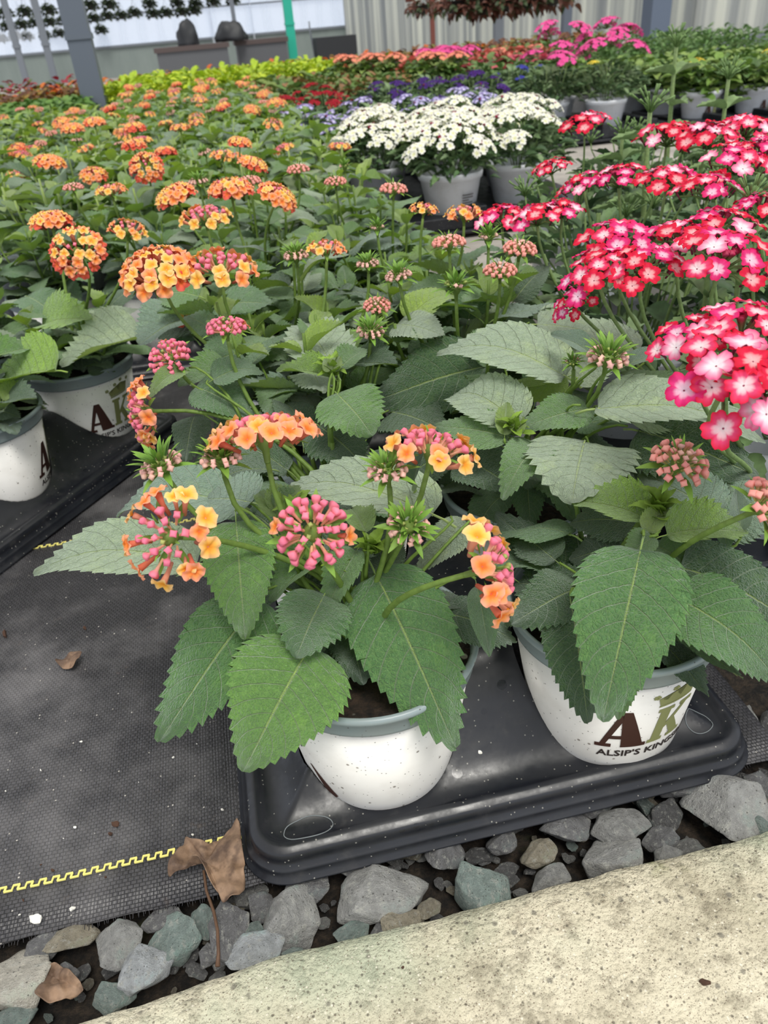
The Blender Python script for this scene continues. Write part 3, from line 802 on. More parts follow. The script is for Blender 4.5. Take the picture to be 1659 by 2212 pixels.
# ------------------------------------------------------------------ the two pots in front and the two just behind, leaf by leaf
# (bx,by,bz),(tx,ty,tz),w,col,k,kind,roll
P1=[
((425,1215,.215),(70,1238,.215),112,'pale',.15,'arch',0),
((510,1128,.26),(530,1382,.200),152,'mid',.6,'flat',0),
((560,1300,.20),(345,1602,.145),190,'front',.6,'droop',0),
((668,1398,.195),(525,1667,.150),250,'mid',.6,'flat',0),
((700,1285,.215),(640,1422,.20),150,'front',.5,'round',0),
((812,1240,.215),(985,1617,.125),228,'front',.6,'droop',0),
((500,1085,.22),(250,1115,.20),85,'blue',.1,'arch',0),
((545,1085,.235),(425,1080,.22),105,'blue',.3,'flat',0),
((935,1110,.235),(600,1062,.215),100,'pale',.1,'arch',0),
((1010,1130,.21),(900,1235,.18),75,'pale',.3,'flat',0),
((700,1195,.225),(585,1300,.195),70,'mid',.3,'fold',0),
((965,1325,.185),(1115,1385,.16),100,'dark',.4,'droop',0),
((1030,1265,.215),(1058,1418,.18),60,'front',.5,'narrow',0),
((770,1190,.235),(700,1330,.20),70,'mid',.5,'young',0),
((790,1150,.25),(760,1100,.245),60,'bright',.3,'young',0),
((600,1110,.25),(640,1050,.25),60,'bright',.3,'young',0),
((605,1110,.25),(680,1085,.24),60,'mid',.3,'young',0),
((600,1120,.25),(560,1065,.25),50,'bright',.3,'young',0),
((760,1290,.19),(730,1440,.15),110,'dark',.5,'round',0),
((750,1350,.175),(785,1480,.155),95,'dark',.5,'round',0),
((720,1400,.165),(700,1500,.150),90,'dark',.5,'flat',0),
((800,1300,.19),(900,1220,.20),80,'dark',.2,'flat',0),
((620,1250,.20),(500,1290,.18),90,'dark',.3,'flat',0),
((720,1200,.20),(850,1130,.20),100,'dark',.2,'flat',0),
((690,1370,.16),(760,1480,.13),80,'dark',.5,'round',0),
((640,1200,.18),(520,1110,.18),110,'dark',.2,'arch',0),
((870,1150,.22),(935,1060,.22),60,'front',.3,'narrow',0),
((900,1050,.25),(918,975,.29),30,'dark',.5,'narrow',0),
]
P2=[
((1383,1190,.235),(1302,1560,.172),245,'front',.6,'flat',0),
((1235,1310,.185),(1270,1562,.132),150,'dark',.55,'droop',0),
((1345,1450,.155),(1335,1555,.138),70,'mid',.5,'young',0),
((1455,1285,.21),(1680,1470,.17),160,'front',.5,'arch',0),
((1470,1225,.215),(1745,1370,.17),170,'dark',.4,'droop',0),
((1440,1155,.235),(1612,1150,.22),82,'bright',.45,'young',0),
((1395,1120,.235),(1228,1080,.23),82,'bright',.3,'young',0),
((1262,955,.24),(1235,1087,.235),232,'pale',.3,'round',0),
((1162,965,.24),(1085,1080,.225),95,'mid',.4,'arch',0),
((1300,1310,.16),(1070,1110,.18),130,'dark',.35,'flat',0),
((1260,1290,.17),(1110,1260,.16),110,'dark',.4,'round',0),
((1400,1150,.235),(1440,1090,.245),50,'lime',.3,'young',0),
((1410,1160,.235),(1350,1210,.22),60,'mid',.4,'young',0),
((1420,1180,.22),(1500,1230,.21),70,'mid',.4,'young',0),
((1545,1110,.22),(1380,1020,.22),110,'blue',.2,'flat',0),
((1530,1130,.20),(1700,1060,.22),150,'blue',.2,'flat',0),
((1340,1180,.20),(1230,1210,.18),90,'dark',.4,'flat',0),
((1400,1130,.21),(1230,1130,.20),90,'dark',.3,'round',0),
((1500,1340,.16),(1560,1200,.18),110,'dark',.3,'flat',0),
((1600,1150,.22),(1590,1055,.245),46,'blue',.5,'narrow',0),
((1560,1130,.22),(1570,1190,.215),52,'front',.5,'narrow',0),
((1200,1210,.19),(1120,1160,.18),80,'dark',.4,'round',0),
]
P4=[  # pot (.258,.645)
((1222,812,.27),(943,763,.275),96,'pale',.15,'arch',0),
((1225,815,.26),(1085,830,.255),60,'lime',.5,'arch',180),
((1290,882,.265),(1655,955,.24),100,'pale',.2,'arch',0),
((1270,882,.255),(1122,925,.25),78,'mid',.35,'flat',0),
((1120,915,.25),(968,862,.24),100,'pale',.3,'arch',0),
((1100,945,.245),(940,920,.245),78,'mid',.3,'flat',0),
((1090,940,.25),(1095,870,.265),40,'lime',.4,'young',0),
((1110,940,.25),(1130,900,.26),36,'lime',.4,'young',0),
((1340,890,.25),(1480,905,.23),90,'pale',.2,'flat',0),
((1380,930,.24),(1640,1030,.22),180,'dark',.35,'flat',0),
((1280,770,.295),(1190,722,.305),36,'blue',.4,'narrow',0),
((1350,790,.295),(1450,770,.30),34,'blue',.4,'narrow',0),
((1050,790,.235),(800,870,.205),170,'dark',.45,'flat',0),
((1380,760,.24),(1120,735,.24),90,'pale',.1,'flat',0),
((1235,830,.25),(1340,740,.27),90,'pale',.2,'flat',0),
((1000,990,.21),(1120,1060,.20),110,'dark',.4,'flat',0),
((1420,850,.24),(1360,800,.24),90,'mid',.2,'flat',0),
((1160,700,.26),(1330,735,.24),90,'pale',.1,'flat',0),
]
P3=[  # pot (.055,.66) apex (720,810)
((722,795,.265),(650,700,.265),125,'pale',.45,'round',0),
((715,815,.27),(598,803,.265),40,'bright',.4,'young',0),
((735,795,.27),(790,755,.275),48,'mid',.4,'young',0),
((728,850,.26),(805,942,.235),135,'mid',.4,'round',0),
((720,800,.28),(735,770,.29),30,'lime',.4,'young',0),
((715,800,.28),(700,775,.29),30,'lime',.4,'young',0),
((690,920,.22),(780,1000,.195),125,'dark',.45,'round',0),
((425,835,.26),(548,900,.235),90,'front',.4,'flat',0),
((460,820,.27),(570,805,.265),55,'front',.3,'arch',0),
((400,800,.28),(320,862,.27),40,'bright',.4,'arch',0),
((620,830,.22),(690,880,.21),70,'pale',.3,'flat',0),
((560,890,.22),(480,990,.20),110,'dark',.4,'flat',0),
((520,760,.25),(420,800,.24),90,'front',.3,'flat',0),
((600,760,.23),(560,860,.21),110,'blue',.4,'flat',0),
((860,700,.27),(960,725,.265),70,'pale',.2,'flat',0),
((880,690,.26),(985,640,.27),60,'lime',.3,'arch',0),
((420,900,.20),(400,1000,.18),80,'dark',.4,'droop',0),
((600,950,.20),(680,900,.20),90,'dark',.3,'flat',0),
((850,890,.20),(960,930,.20),110,'dark',.3,'flat',0),
((905,1010,.18),(1010,960,.20),90,'dark',.3,'flat',0),
]

def plant_leaves(r, L, c, apex):
    """hero leaves with the side shoots that carry them"""
    g = Geo(); lo = Vector(r.location)
    for e in L:
        hero_leaf(r, e[0], e[1], e[2], e[3], e[4], e[5], e[6])
        b = px(*e[0]); t = px(*e[1]); dirn = (b-t).normalized()
        b2 = b+dirn*(b-t).length*.10
        ax = Vector((c[0], c[1], 0)); h = max(.142, b.z-.045)
        k = min(1, (h-.14)/.12)
        a = ax.lerp(Vector((b.x, b.y, 0)), .25+.45*k); a.z = h
        P = bez(a-lo, a+Vector((0, 0, .02))-lo, b2+dirn*.015-lo, b2-lo, 6)
        tube(P, [.0019, .0017, .0015, .0013, .0012, .0011, .0010], 6, lin((120, 150, 66)), g=g)
        P = bez(Vector((c[0], c[1], .136))-lo, Vector((c[0], c[1], .16))-lo, a-Vector((0, 0, .02))-lo, a-lo, 5)
        tube(P, [.0032, .003, .0027, .0024, .0021, .0021], 6, STEMC, g=g)
    g.obj('branches', M_GREEN, r)
def filler(r, c, n, seed, R=(.03, .085), z=(.145, .22), size=(.045, .075), cols=('dark', 'front'), kinds=('flat', 'droop', 'arch', 'round')):
    q = random.Random(seed); lo = Vector(r.location)
    for i in range(n):
        a = 2*math.pi*(i/n)+q.uniform(-.4, .4); rr = q.uniform(*R)*.4
        b = Vector((c[0]+rr*math.cos(a), c[1]+rr*math.sin(a), q.uniform(*z)))
        L = q.uniform(*size); el = q.uniform(-.5, .35)
        d = Vector((math.cos(a)*math.cos(el), math.sin(a)*math.cos(el), math.sin(el)))
        b2 = b+d*L*.3
        M = frame(b2, d, (0, 0, 1)) @ Matrix.Rotation(q.uniform(-.4, .4), 4, 'Y') @ Matrix.Diagonal((L*q.uniform(.55, .72), L, L, 1))
        cc = np.array(GRN[q.choice(cols)])*q.uniform(.75, 1.1)
        mk('leaf', LEAFM[q.choice(kinds)], r, None, Matrix.Translation(-lo) @ M, tuple(cc))
def heads(r, c, items, hero=True, foot=.14):
    for (x, y, z, size, kind, ax, seed) in items:
        p = px(x, y, z); axv = Vector(ax).normalized()
        (hero_head if hero else mid_head)(r, p, axv, size, kind, seed if hero else seed % 3, seed*37 % 360)
        stem(r, (c[0]+random.Random(seed).uniform(-.02, .02), c[1]+random.Random(seed+9).uniform(-.02, .02), foot), p-axv*.009*size, end=axv)
TOC = (-.1, -.72, .68)      # roughly towards the camera
c1 = (.055, .457); c2 = (.258, .445); c3 = (.055, .66); c4 = (.258, .645); c5 = (.055, .86); c6 = (.258, .85)
pot1 = hero_pot((*c1, 0), 'potted lantana in the front left corner of the front tray, pink and yellow flower heads')
poly_on_pot([[(-150.5, .064), (-149.4, .064), (-132, .034), (-135, .031), (-142, .036)]], 'letter_a', M_BROWN, pot1)
poly_on_pot(text_polys('14"', -158, -150, .083, .089), 'lettering', M_INK, pot1)
pot2 = hero_pot((*c2, 0), 'large-leaved lantana at the right front of the tray, its pot lettered brown and olive', 0.0)
pot3 = hero_pot((*c3, 0), 'potted lantana directly behind the front left one, mostly leaves and buds, one sideways orange head', 0.0)
pot4 = hero_pot((*c4, 0), 'tall potted lantana behind the front right one, green and pink bud head on upright stem', 0.0)
plant_leaves(pot1, P1, c1, .24); plant_leaves(pot2, P2, c2, .24); plant_leaves(pot3, P3, c3, .25); plant_leaves(pot4, P4, c4, .25)
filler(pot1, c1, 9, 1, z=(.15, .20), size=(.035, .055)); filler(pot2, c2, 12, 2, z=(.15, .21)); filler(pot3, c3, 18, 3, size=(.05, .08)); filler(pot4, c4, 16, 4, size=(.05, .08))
heads(pot1, c1, [
    (372, 1160, .300, 1.12, 'mixed', (-.38, -.70, .55), 11), (675, 1152, .300, 1.10, 'pink', (-.02, -.72, .66), 12),
    (572, 958, .318, 1.36, 'wide', (.03, .42, 1), 13), (355, 1018, .31, .98, 'bud', (-.25, .0, 1), 14),
    (480, 1005, .31, .92, 'bud', (.0, .1, 1), 15), (838, 1030, .30, .90, 'bud', (-.05, .0, 1), 16),
    (880, 1143, .27, .95, 'bud', (.10, -.5, .8), 17), (930, 985, .305, 1.15, 'mixed', (.25, .12, .9), 18),
    (1042, 1232, .262, 1.22, 'mixed', (.88, -.30, .32), 19)])
heads(pot2, c2, [(1462, 1010, .278, 1.12, 'salmon', (.10, -.35, .9), 21), (1640, 1100, .278, 1.08, 'salmon', (.55, -.45, .6), 22)])
heads(pot4, c4, [(1310, 785, .30, 1.15, 'bud', (.05, -.15, 1), 31), (1238, 788, .285, .6, 'green', (-.2, -.1, 1), 32)], foot=.15)
heads(pot3, c3, [(370, 778, .29, 1.05, 'pink', (-.2, -.45, .8), 41), (322, 890, .255, 1.22, 'mixed', (-.92, -.25, .18), 42),
                 (490, 718, .315, .98, 'pink', (.05, .0, 1), 43), (800, 725, .28, .95, 'bud', (.05, -.2, 1), 44), (815, 668, .29, .85, 'salmon', (0, -.2, 1), 45)])
C5X = [((395, 690, .25), (300, 745, .235), 95, 'blue', .2, 'fold'), ((430, 640, .27), (340, 650, .265), 75, 'mid', .3, 'arch'), ((470, 660, .265), (590, 655, .27), 70, 'front', .3, 'flat'), ((440, 700, .23), (330, 700, .22), 90, 'dark', .3, 'flat'), ((420, 730, .21), (350, 690, .20), 90, 'front', .3, 'round')]
# little crowns of new leaves where the shoots end
def sprout(r, x, y, z, s=.02, n=7, seed=0):
    q = random.Random(seed); p = px(x, y, z); lo = Vector(r.location); g = Geo()
    for i in range(n*2):
        a = 2*math.pi*i/n+q.uniform(-.3, .3); el = q.uniform(.3, 1.3); L = s*q.uniform(.6, 1.2)
        d = Vector((math.cos(a)*math.cos(el), math.sin(a)*math.cos(el), math.sin(el)))
        g.put(LEAFLO[i % 4], frame(p-lo, d, (0, 0, 1)) @ Matrix.Diagonal((L*.5, L, L, 1)), np.array(lin((128, 160, 58)))*q.uniform(.8, 1.15))
    g.obj('shoot_tip', M_GREEN, r)
for a in ((pot2, 1418, 1120, .235, .026, 8, 1), (pot3, 722, 812, .272, .024, 8, 2), (pot4, 1110, 938, .248, .022, 7, 3), (pot1, 805, 1195, .235, .020, 6, 4), (pot1, 640, 1120, .245, .022, 6, 5), (pot1, 735, 1240, .215, .02, 6, 6)): sprout(*a)

# ------------------------------------------------------------------ lantanas of the field
def lant_plan(seed, nl=26, R=.105, top=.29):
    """leaves as (matrix, tint, shape) and stem polylines of one bushy lantana; origin at the pot's foot"""
    q = random.Random(seed); leaves = []; stems = []; tips = []
    nb = 7
    for b in range(nb):
        a = 2*math.pi*b/nb+q.uniform(-.35, .35); rr = R*(.25 if b == 0 else q.uniform(.55, 1.0)); zt = top+q.uniform(-.04, .02)-(.0 if b == 0 else rr*.25)
        e = Vector((rr*math.cos(a), rr*math.sin(a), zt)); P = bez((rr*.1*math.cos(a), rr*.1*math.sin(a), .138), (rr*.5*math.cos(a), rr*.5*math.sin(a), .17), e-Vector((0, 0, .06)), e, 8)
        stems.append(P); tips.append(e)
        for k, t in enumerate((.35, .55, .75, .92)):
            p = P[int(t*8)]; az = a+math.pi/2*(k % 2)+q.uniform(-.3, .3)
            for s in (0, math.pi):
                an = az+s; L = q.uniform(.058, .088)*(1.0 if k < 3 else .55); el = q.uniform(-.35, .45)+(.25 if k == 3 else 0)
                d = Vector((math.cos(an)*math.cos(el), math.sin(an)*math.cos(el), math.sin(el)))
                M = frame(p+d*L*.15, d, (0, 0, 1)) @ Matrix.Rotation(q.uniform(-.35, .35), 4, 'Y') @ Matrix.Diagonal((L*q.uniform(.52, .68), L, L, 1))
                col = GRN[q.choice(('front', 'mid', 'mid', 'pale', 'blue', 'dark'))] if k < 3 else GRN[q.choice(('bright', 'mid', 'lime'))]
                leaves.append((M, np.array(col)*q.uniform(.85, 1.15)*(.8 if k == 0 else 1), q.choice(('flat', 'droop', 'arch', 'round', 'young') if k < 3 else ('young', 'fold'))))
    return leaves, stems, tips
def lant_fol(seed, rich=False):
    L, S, T = lant_plan(seed, top=.305, R=.12); g = Geo()
    for M, c, k in L: g.put(LEAFLO[hash(k) % 4 if False else len(k) % 4], M, c)
    for P in S: tube(P, .0022, 4, STEMC, g=g)
    return g.mesh('lantana_foliage', M_LEAF), T
LF = [lant_fol(100+i) for i in range(6)]
HK = ['full', 'peach', 'salmon', 'mixed', 'bud', 'peach', 'red', 'salmon', 'peach']
EXPL = []   # heads read off the photograph, given to the nearest pot: x, y, z, size, kind, axis
for e in [(345, 600, .335, 1.55, 'full', (-.1, -.25, 1)), (478, 592, .335, 1.42, 'mixed', (.1, -.15, 1)), (985, 628, .31, 1.15, 'green', (0, 0, 1)), (862, 605, .32, .95, 'bud', (-.1, 0, 1)),
          (1080, 595, .315, 1.0, 'salmon', (0, 0, 1)), (1122, 548, .325, 1.05, 'salmon', (.1, -.1, 1)), (970, 535, .325, 1.1, 'salmon', (0, .1, 1)), (705, 548, .33, 1.0, 'peach', (.1, 0, 1)),
          (640, 562, .32, 1.0, 'bud', (0, 0, 1)), (795, 578, .32, .85, 'bud', (0, 0, 1)), (1055, 522, .32, 1.1, 'green', (0, 0, 1)), (170, 548, .33, 1.3, 'red', (-.1, -.7, .7)), (112, 488, .335, 1.15, 'full', (0, .1, 1)),
          (275, 505, .335, 1.1, 'peach', (.2, -.2, 1)), (445, 478, .345, 1.25, 'mixed', (0, -.1, 1)), (382, 432, .345, 1.2, 'full', (-.3, 0, 1)), (597, 432, .345, 1.1, 'full', (.5, -.2, .8)), (850, 418, .335, 1.15, 'salmon', (.1, 0, 1)),
          (1002, 472, .325, 1.1, 'peach', (0, 0, 1)), (915, 460, .33, .85, 'peach', (.2, 0, 1)), (317, 365, .34, 1.25, 'red', (0, -.7, .7)), (108, 358, .34, 1.25, 'full', (.2, 0, 1)), (242, 420, .34, 1.15, 'peach', (0, 0, 1)),
          (160, 412, .34, 1.0, 'salmon', (0, 0, 1)), (545, 362, .34, 1.05, 'full', (.4, 0, 1)), (645, 374, .34, 1.1, 'salmon', (0, 0, 1)), (725, 400, .335, 1.0, 'salmon', (0, 0, 1)), (480, 342, .34, 1.1, 'peach', (0, 0, 1)),
          (518, 314, .34, 1.0, 'full', (.2, 0, 1)), (158, 284, .34, 1.3, 'full', (0, 0, 1)), (205, 270, .34, 1.3, 'full', (0, 0, 1)), (292, 282, .34, 1.2, 'red', (0, 0, 1)), (290, 320, .34, 1.1, 'red', (0, 0, 1)), (390, 282, .34, 1.2, 'peach', (0, 0, 1)),
          (745, 365, .335, .9, 'green', (0, 0, 1)), (815, 500, .32, .9, 'green', (0, 0, 1)), (500, 420, .345, 1.3, 'full', (0, 0, 1)), (540, 400, .34, 1.1, 'salmon', (0, 0, 1)), (430, 400, .34, 1.1, 'bud', (0, 0, 1)), (395, 685, .24, .8, 'red', (0, -.3, 1))]:
    EXPL.append(list(e)+[px(e[0], e[1], e[2])])
spots = []
for k, y in enumerate((.86, 1.06, 1.26, 1.46)):
    spots += [(.055, y), (.258, y-.01)]
ys = [1.66+.2*k for k in range(21)]
for y in ys:
    for x in (.258, .055, -.155, -.36, -.56, -.76):
        if x < -.1 and y < 1.62: continue
        if x < -.5 and y > 4.7: continue
        if x < -.16+.0 and x < -.40 and y < 1.95 and False: continue
        spots.append((x, y))
ROTX = (math.cos(math.radians(-34.7)), math.sin(math.radians(-34.7))); ROTY = (-ROTX[1], ROTX[0])
E0 = (-.355-ROTY[0]*.1515, .883-ROTY[1]*.1515)
OX = (E0[0]-ROTX[0]*(.424+.0108), E0[1]-ROTX[1]*(.424+.0108))
rot_spots = []
for i, j in ((1, 1), (1, 2), (0, 1), (0, 2)):
    lx, ly = .117+.203*i, .0855+.2*j
    rot_spots.append((OX[0]+ROTX[0]*lx+ROTY[0]*ly, OX[1]+ROTX[1]*lx+ROTY[1]*ly))
def inview(x, y, m=140):
    p = Vector((x, y, .28))-CP; d = p.dot(CF)
    if d < .2: return False
    X = IW/2+FPX*p.dot(CR)/d; Y = IH/2-FPX*p.dot(CU)/d
    return -m < X < IW+m and -m < Y < IH+m
allspots = [(x, y) for x, y in rot_spots+spots if inview(x, y, 300 if y < 1.5 else 140)]
own = {i: [] for i in range(len(allspots))}
for e in EXPL:
    p = e[6]; i = min(range(len(allspots)), key=lambda k: (allspots[k][0]-p.x)**2+(allspots[k][1]-p.y)**2); own[i].append(e)
RS = random.Random(77)
def row_words(x, y):
    col = {.258: 'rightmost column', .055: 'second column from the right', -.155: 'third column from the right', -.36: 'fourth column from the right', -.56: 'fifth column from the right', -.76: 'leftmost column'}
    c = min(col, key=lambda k: abs(k-x)); return col[c]
ORD = ['first', 'second', 'third', 'fourth', 'fifth', 'sixth', 'seventh', 'eighth', 'ninth', 'tenth', 'eleventh', 'twelfth', 'thirteenth', 'fourteenth', 'fifteenth', 'sixteenth', 'seventeenth', 'eighteenth', 'nineteenth', 'twentieth', 'twenty-first', 'twenty-second', 'twenty-third', 'twenty-fourth', 'twenty-fifth', 'twenty-sixth', 'twenty-seventh']
ROTL = ['lantana in the outer white pot with brown A, in the angled tray on the cloth', 'x', 'x', 'x']
for i, (x, y) in enumerate(allspots):
    rot = i < len([s for s in rot_spots if inview(*s, 300)])
    near = y < 1.72
    nm = round((y-.85)/.2)+2 if not rot else 0
    if rot:
        k = rot_spots.index((x, y))
        lab = ['potted lantana half out of view at the left edge, nearest in the angled tray', 'lantana in the angled left tray, its white pot showing a brown letter A',
               'potted lantana on the inner side of the angled left tray, behind the half hidden one', 'potted lantana farthest in the angled left tray, beneath the orange-red round head'][k]
    else:
        if x > -.1: lab = 'orange lantana, %s row behind the front one, %s' % (ORD[min(nm-1, 26)], row_words(x, y))
        else: lab = 'orange lantana in the %s, %s row from the angled tray' % (row_words(x, y), ORD[max(0, round((y-1.66)/.2))])
    r = root('potted_lantana', (x, y, 0), lab, 'potted plant', 'potted orange lantanas')
    q = random.Random(i*13+5)
    if near or rot:
        mk('pot_body', POT_BODY, r); mk('pot_rim', POT_RIM, r); mk('soil', POT_SOIL, r)
        if rot and rot_spots.index((x, y)) == 1:
            for e in (((305, 730, .205), (132, 792, .185), 92, 'pale', .2, 'fold'), ((120, 800, .20), (-20, 840, .17), 80, 'bright', .3, 'fold'), ((95, 705, .215), (200, 690, .235), 70, 'bright', .5, 'young'), ((60, 640, .22), (130, 690, .20), 80, 'front', .3, 'flat'), ((230, 800, .15), (190, 770, .17), 70, 'dark', .3, 'flat')): hero_leaf(r, *e)
        if rot: add_logo(r, math.radians(34 if rot_spots.index((x, y)) == 1 else 95))
        L, S, T = lant_plan(500+i, top=.27 if rot else .305, R=.105 if rot else .122); sc = .82 if rot else 1.0
        g = Geo()
        for M, c, k in L:
            if sc != 1: M = M.copy(); M.translation = (M.translation.x*sc, M.translation.y*sc, .14+(M.translation.z-.14)*.72)
            mk('leaf', LEAFM[k], r, None, M, tuple(c))
        for P in S:
            tube([Vector((p.x*sc, p.y*sc, .14+(p.z-.14)*(.72 if rot else 1))) for p in P], [.003-.0013*j/8 for j in range(9)], 6, STEMC, g=g)
        g.obj('branches', M_GREEN, r)
        if abs(x-.055) < .01 and abs(y-.86) < .01:
            for e in C5X: hero_leaf(r, *e)
        filler(r, (x, y), 8 if rot else 14, i, z=(.15, .20 if rot else .24), size=(.055, .09), cols=('dark', 'front', 'mid'))
    else:
        mk('pot', POT_FAR, r)
        m, T = LF[i % 6]; f = mk('foliage', m, r, None, Matrix.Rotation(q.uniform(0, 6.28), 4, 'Z') @ Matrix.Scale(q.uniform(.95, 1.12), 4)); v = q.uniform(.95, 1.3); f.color = (v*1.06, v, v*.85, 1)
    for e in own[i]:
        mid_head(r, e[6], Vector(e[5]).normalized(), e[3], e[4], q.randrange(3), q.uniform(0, 360))
        a = Vector(e[5]).normalized(); rr = Vector((x, y, 0)); d = (e[6]-rr); d.z = 0
        stem(r, rr+d*.25+Vector((0, 0, .15)), e[6]-a*.009*e[3], end=a)
    if not rot:
        nh = 0 if y < 2.0 else (q.choice((0, 1)) if y < 3 else q.choice((1, 1, 2)))
        if near: nh = min(nh, 1)
        for k in range(nh):
            t = q.choice(T); p = Vector((x+t.x, y+t.y, t.z+.022))
            mid_head(r, p, Vector((q.uniform(-.3, .3), q.uniform(-.4, .2), 1)).normalized(), q.uniform(.95, 1.3), q.choice(HK if not near else ['salmon', 'bud', 'green']), q.randrange(3), q.uniform(0, 360))
            if y < 3: stem(r, Vector((x+t.x*.6, y+t.y*.6, .2)), p-Vector((0, 0, .009)))
# trays beneath the field
def put_tray(x, y, rz, label):
    t = mk('plant_tray', TRAY_MESH, None, (x, y, 0)); t.rotation_euler = (0, 0, rz)
    return tag(t, label, 'plant tray', 'black pot trays')
put_tray(OX[0], OX[1], math.radians(-34.7), 'black plastic pot tray set at an angle on the cloth at the left')
for k in range(4): put_tray(TX0, TY0+.60*(k+1), 0, 'black pot tray under the right side of the lantana field, %s behind the front tray' % ORD[k])
put_tray(-.275-.20, 1.505, 0, 'black pot tray under the lantanas just behind the angled tray')
put_tray(-.275-.20, 2.105, 0, 'black pot tray under the lantanas, second behind the angled tray')
# ------------------------------------------------------------------ verbenas
def vcols(kind):
    return {'redw': (lin((252, 236, 236)), lin((236, 84, 134)), lin((228, 20, 62))), 'magw': (lin((250, 222, 236)), lin((232, 64, 140)), lin((222, 20, 96))), 'redd': (lin((250, 200, 200)), lin((228, 34, 78)), lin((216, 12, 48))),
            'pinkw': (lin((252, 244, 246)), lin((250, 196, 216)), lin((240, 84, 140))), 'white': (lin((236, 236, 170)), lin((250, 249, 236)), lin((250, 249, 240))),
            'lav': (lin((240, 236, 250)), lin((196, 188, 232)), lin((160, 148, 214))), 'pink': (lin((240, 90, 160)), lin((244, 84, 160)), lin((242, 96, 170))),
            'dred': (lin((120, 10, 20)), lin((168, 12, 34)), lin((186, 20, 48))), 'violet': (lin((40, 14, 70)), lin((70, 30, 120)), lin((84, 44, 140))),
            'salm': (lin((244, 170, 130)), lin((244, 142, 116)), lin((246, 150, 126))), 'yel': (lin((230, 190, 30)), lin((244, 220, 70)), lin((244, 224, 90))),
            'blue': (lin((60, 60, 150)), lin((60, 64, 180)), lin((84, 84, 190)))}[kind]
VF = {}
def vfl(kind):
    if kind not in VF:
        VF[kind] = [floret_geo(40+i, 5, .0118, .34, .0011, .014, vcols(kind), .0016, 5, 40, lin((150, 60, 90)) if kind in ('redw', 'redd', 'pinkw', 'magw') else lin((130, 150, 90))) for i in range(3)]
    return VF[kind]
VFM = {k: [q.mesh('verbena_floret', M_PETAL) for q in vfl(k)] for k in ('redw', 'redd', 'pinkw', 'magw')}
VBUD = bud_geo(lin((190, 50, 90)), lin((110, 140, 80)), .016, .0023)
CALYX = tube([(0, 0, 0), (0, 0, .007), (0, 0, .014)], [.0009, .0013, .0017], 5, lin((122, 152, 92)))
def vcluster_items(seed, n=12, R=.036, dome=.35):
    q = random.Random(seed); out = []
    for i in range(n):
        t = math.sqrt((i+.5)/n); a = i*2.39996+q.uniform(-.2, .2); rr = R*t
        p = Vector((rr*math.cos(a), rr*math.sin(a), .018-dome*R*t*t+q.uniform(-.003, .003)))
        nrm = Vector((math.cos(a)*t*.75, math.sin(a)*t*.75, 1)).normalized()
        out.append((p, frame(p, nrm.orthogonal(), nrm) @ Matrix.Rotation(q.uniform(0, 6), 4, 'Z') @ Matrix.Scale(q.uniform(.88, 1.08), 4)))
    return out
def vbase(seed, n=12, R=.036, spent=False):
    g = Geo(); q = random.Random(seed)
    for p, M in vcluster_items(seed, n, R):
        d = Vector(p)*(.72 if spent else .85); d.z -= (-.002 if spent else .006)
        tube([(0, 0, -.006), d*.55, d], [.0012, .0011, .0014], 5, lin((120, 150, 88)), g=g)
    if spent:
        for p, M in vcluster_items(seed, n, R):
            d = Vector(p)*.72; d.z += .002; k = d.normalized(); g.put(CALYX, frame(d, k.orthogonal(), k))
    for i in range(0 if spent else 8):
        a = q.uniform(0, 6.28); rr = q.uniform(0, R*.35); d = Vector((math.cos(a)*rr, math.sin(a)*rr, .016)); nrm = d.normalized()
        g.put(VBUD if not spent else CALYX, frame(d, nrm.orthogonal(), nrm))
    return g
def vgeo(kinds, seed, n=12, R=.036):
    g = vbase(seed, n, R); k = len(g.F); q = random.Random(seed+1)
    for p, M in vcluster_items(seed, n, R): g.put(q.choice(vfl(q.choice(kinds))), M)
    g.M = [1]*k+[0]*(len(g.F)-k)
    return g
VCM = {}
def vcm(kinds, var, n=12, R=.036):
    k = (kinds, var, n)
    if k not in VCM: VCM[k] = vgeo(kinds, 60+var, n, R).mesh('verbena_cluster', [M_PETAL, M_GREEN])
    return VCM[k]
VBASEM = [vbase(60+i).mesh('calyx_spray', M_GREEN) for i in range(3)]
SPENT = vbase(80, 16, .026, True).mesh('spent_spray', M_GREEN)
VLEAF = [leaf_geo(50+i, d, .45, teeth=5, nv=20, nu=1, quilt=0, pet=False, sharp=.95, peak=.75) for i, d in enumerate((.6, 1.0, .3))]
def mound(seed, n, R, z0, z1, L=(.03, .05), wr=.5, cols=((84, 112, 74),), el=(-.4, .7), shapes=None, flat=0.0, core=True):
    """leafy dome: leaves set through its whole depth, each on its own side of the dome"""
    q = random.Random(seed); g = Geo(); shapes = shapes or VLEAF
    for i in range(n):
        a = q.uniform(0, 2*math.pi); t = q.random()**.55; ph = q.random()
        r = R*t; z = z0+(z1-z0)*(ph**.6)*(1-.45*t*t*(1-flat))
        e = q.uniform(*el)*(1.2-t*.5); l = q.uniform(*L)
        az = a+q.uniform(-.9, .9)
        d = Vector((math.cos(az)*math.cos(e), math.sin(az)*math.cos(e), math.sin(e)))
        c = np.array(lin(q.choice(cols)))*q.uniform(.8, 1.2)
        g.put(q.choice(shapes), frame((r*math.cos(a), r*math.sin(a), z), d, (q.uniform(-.4, .4), q.uniform(-.4, .4), 1)) @ Matrix.Diagonal((l*wr, l, l, 1)), c)
    return g
VG = ((86, 116, 74), (108, 136, 88), (70, 98, 62), (124, 148, 104))
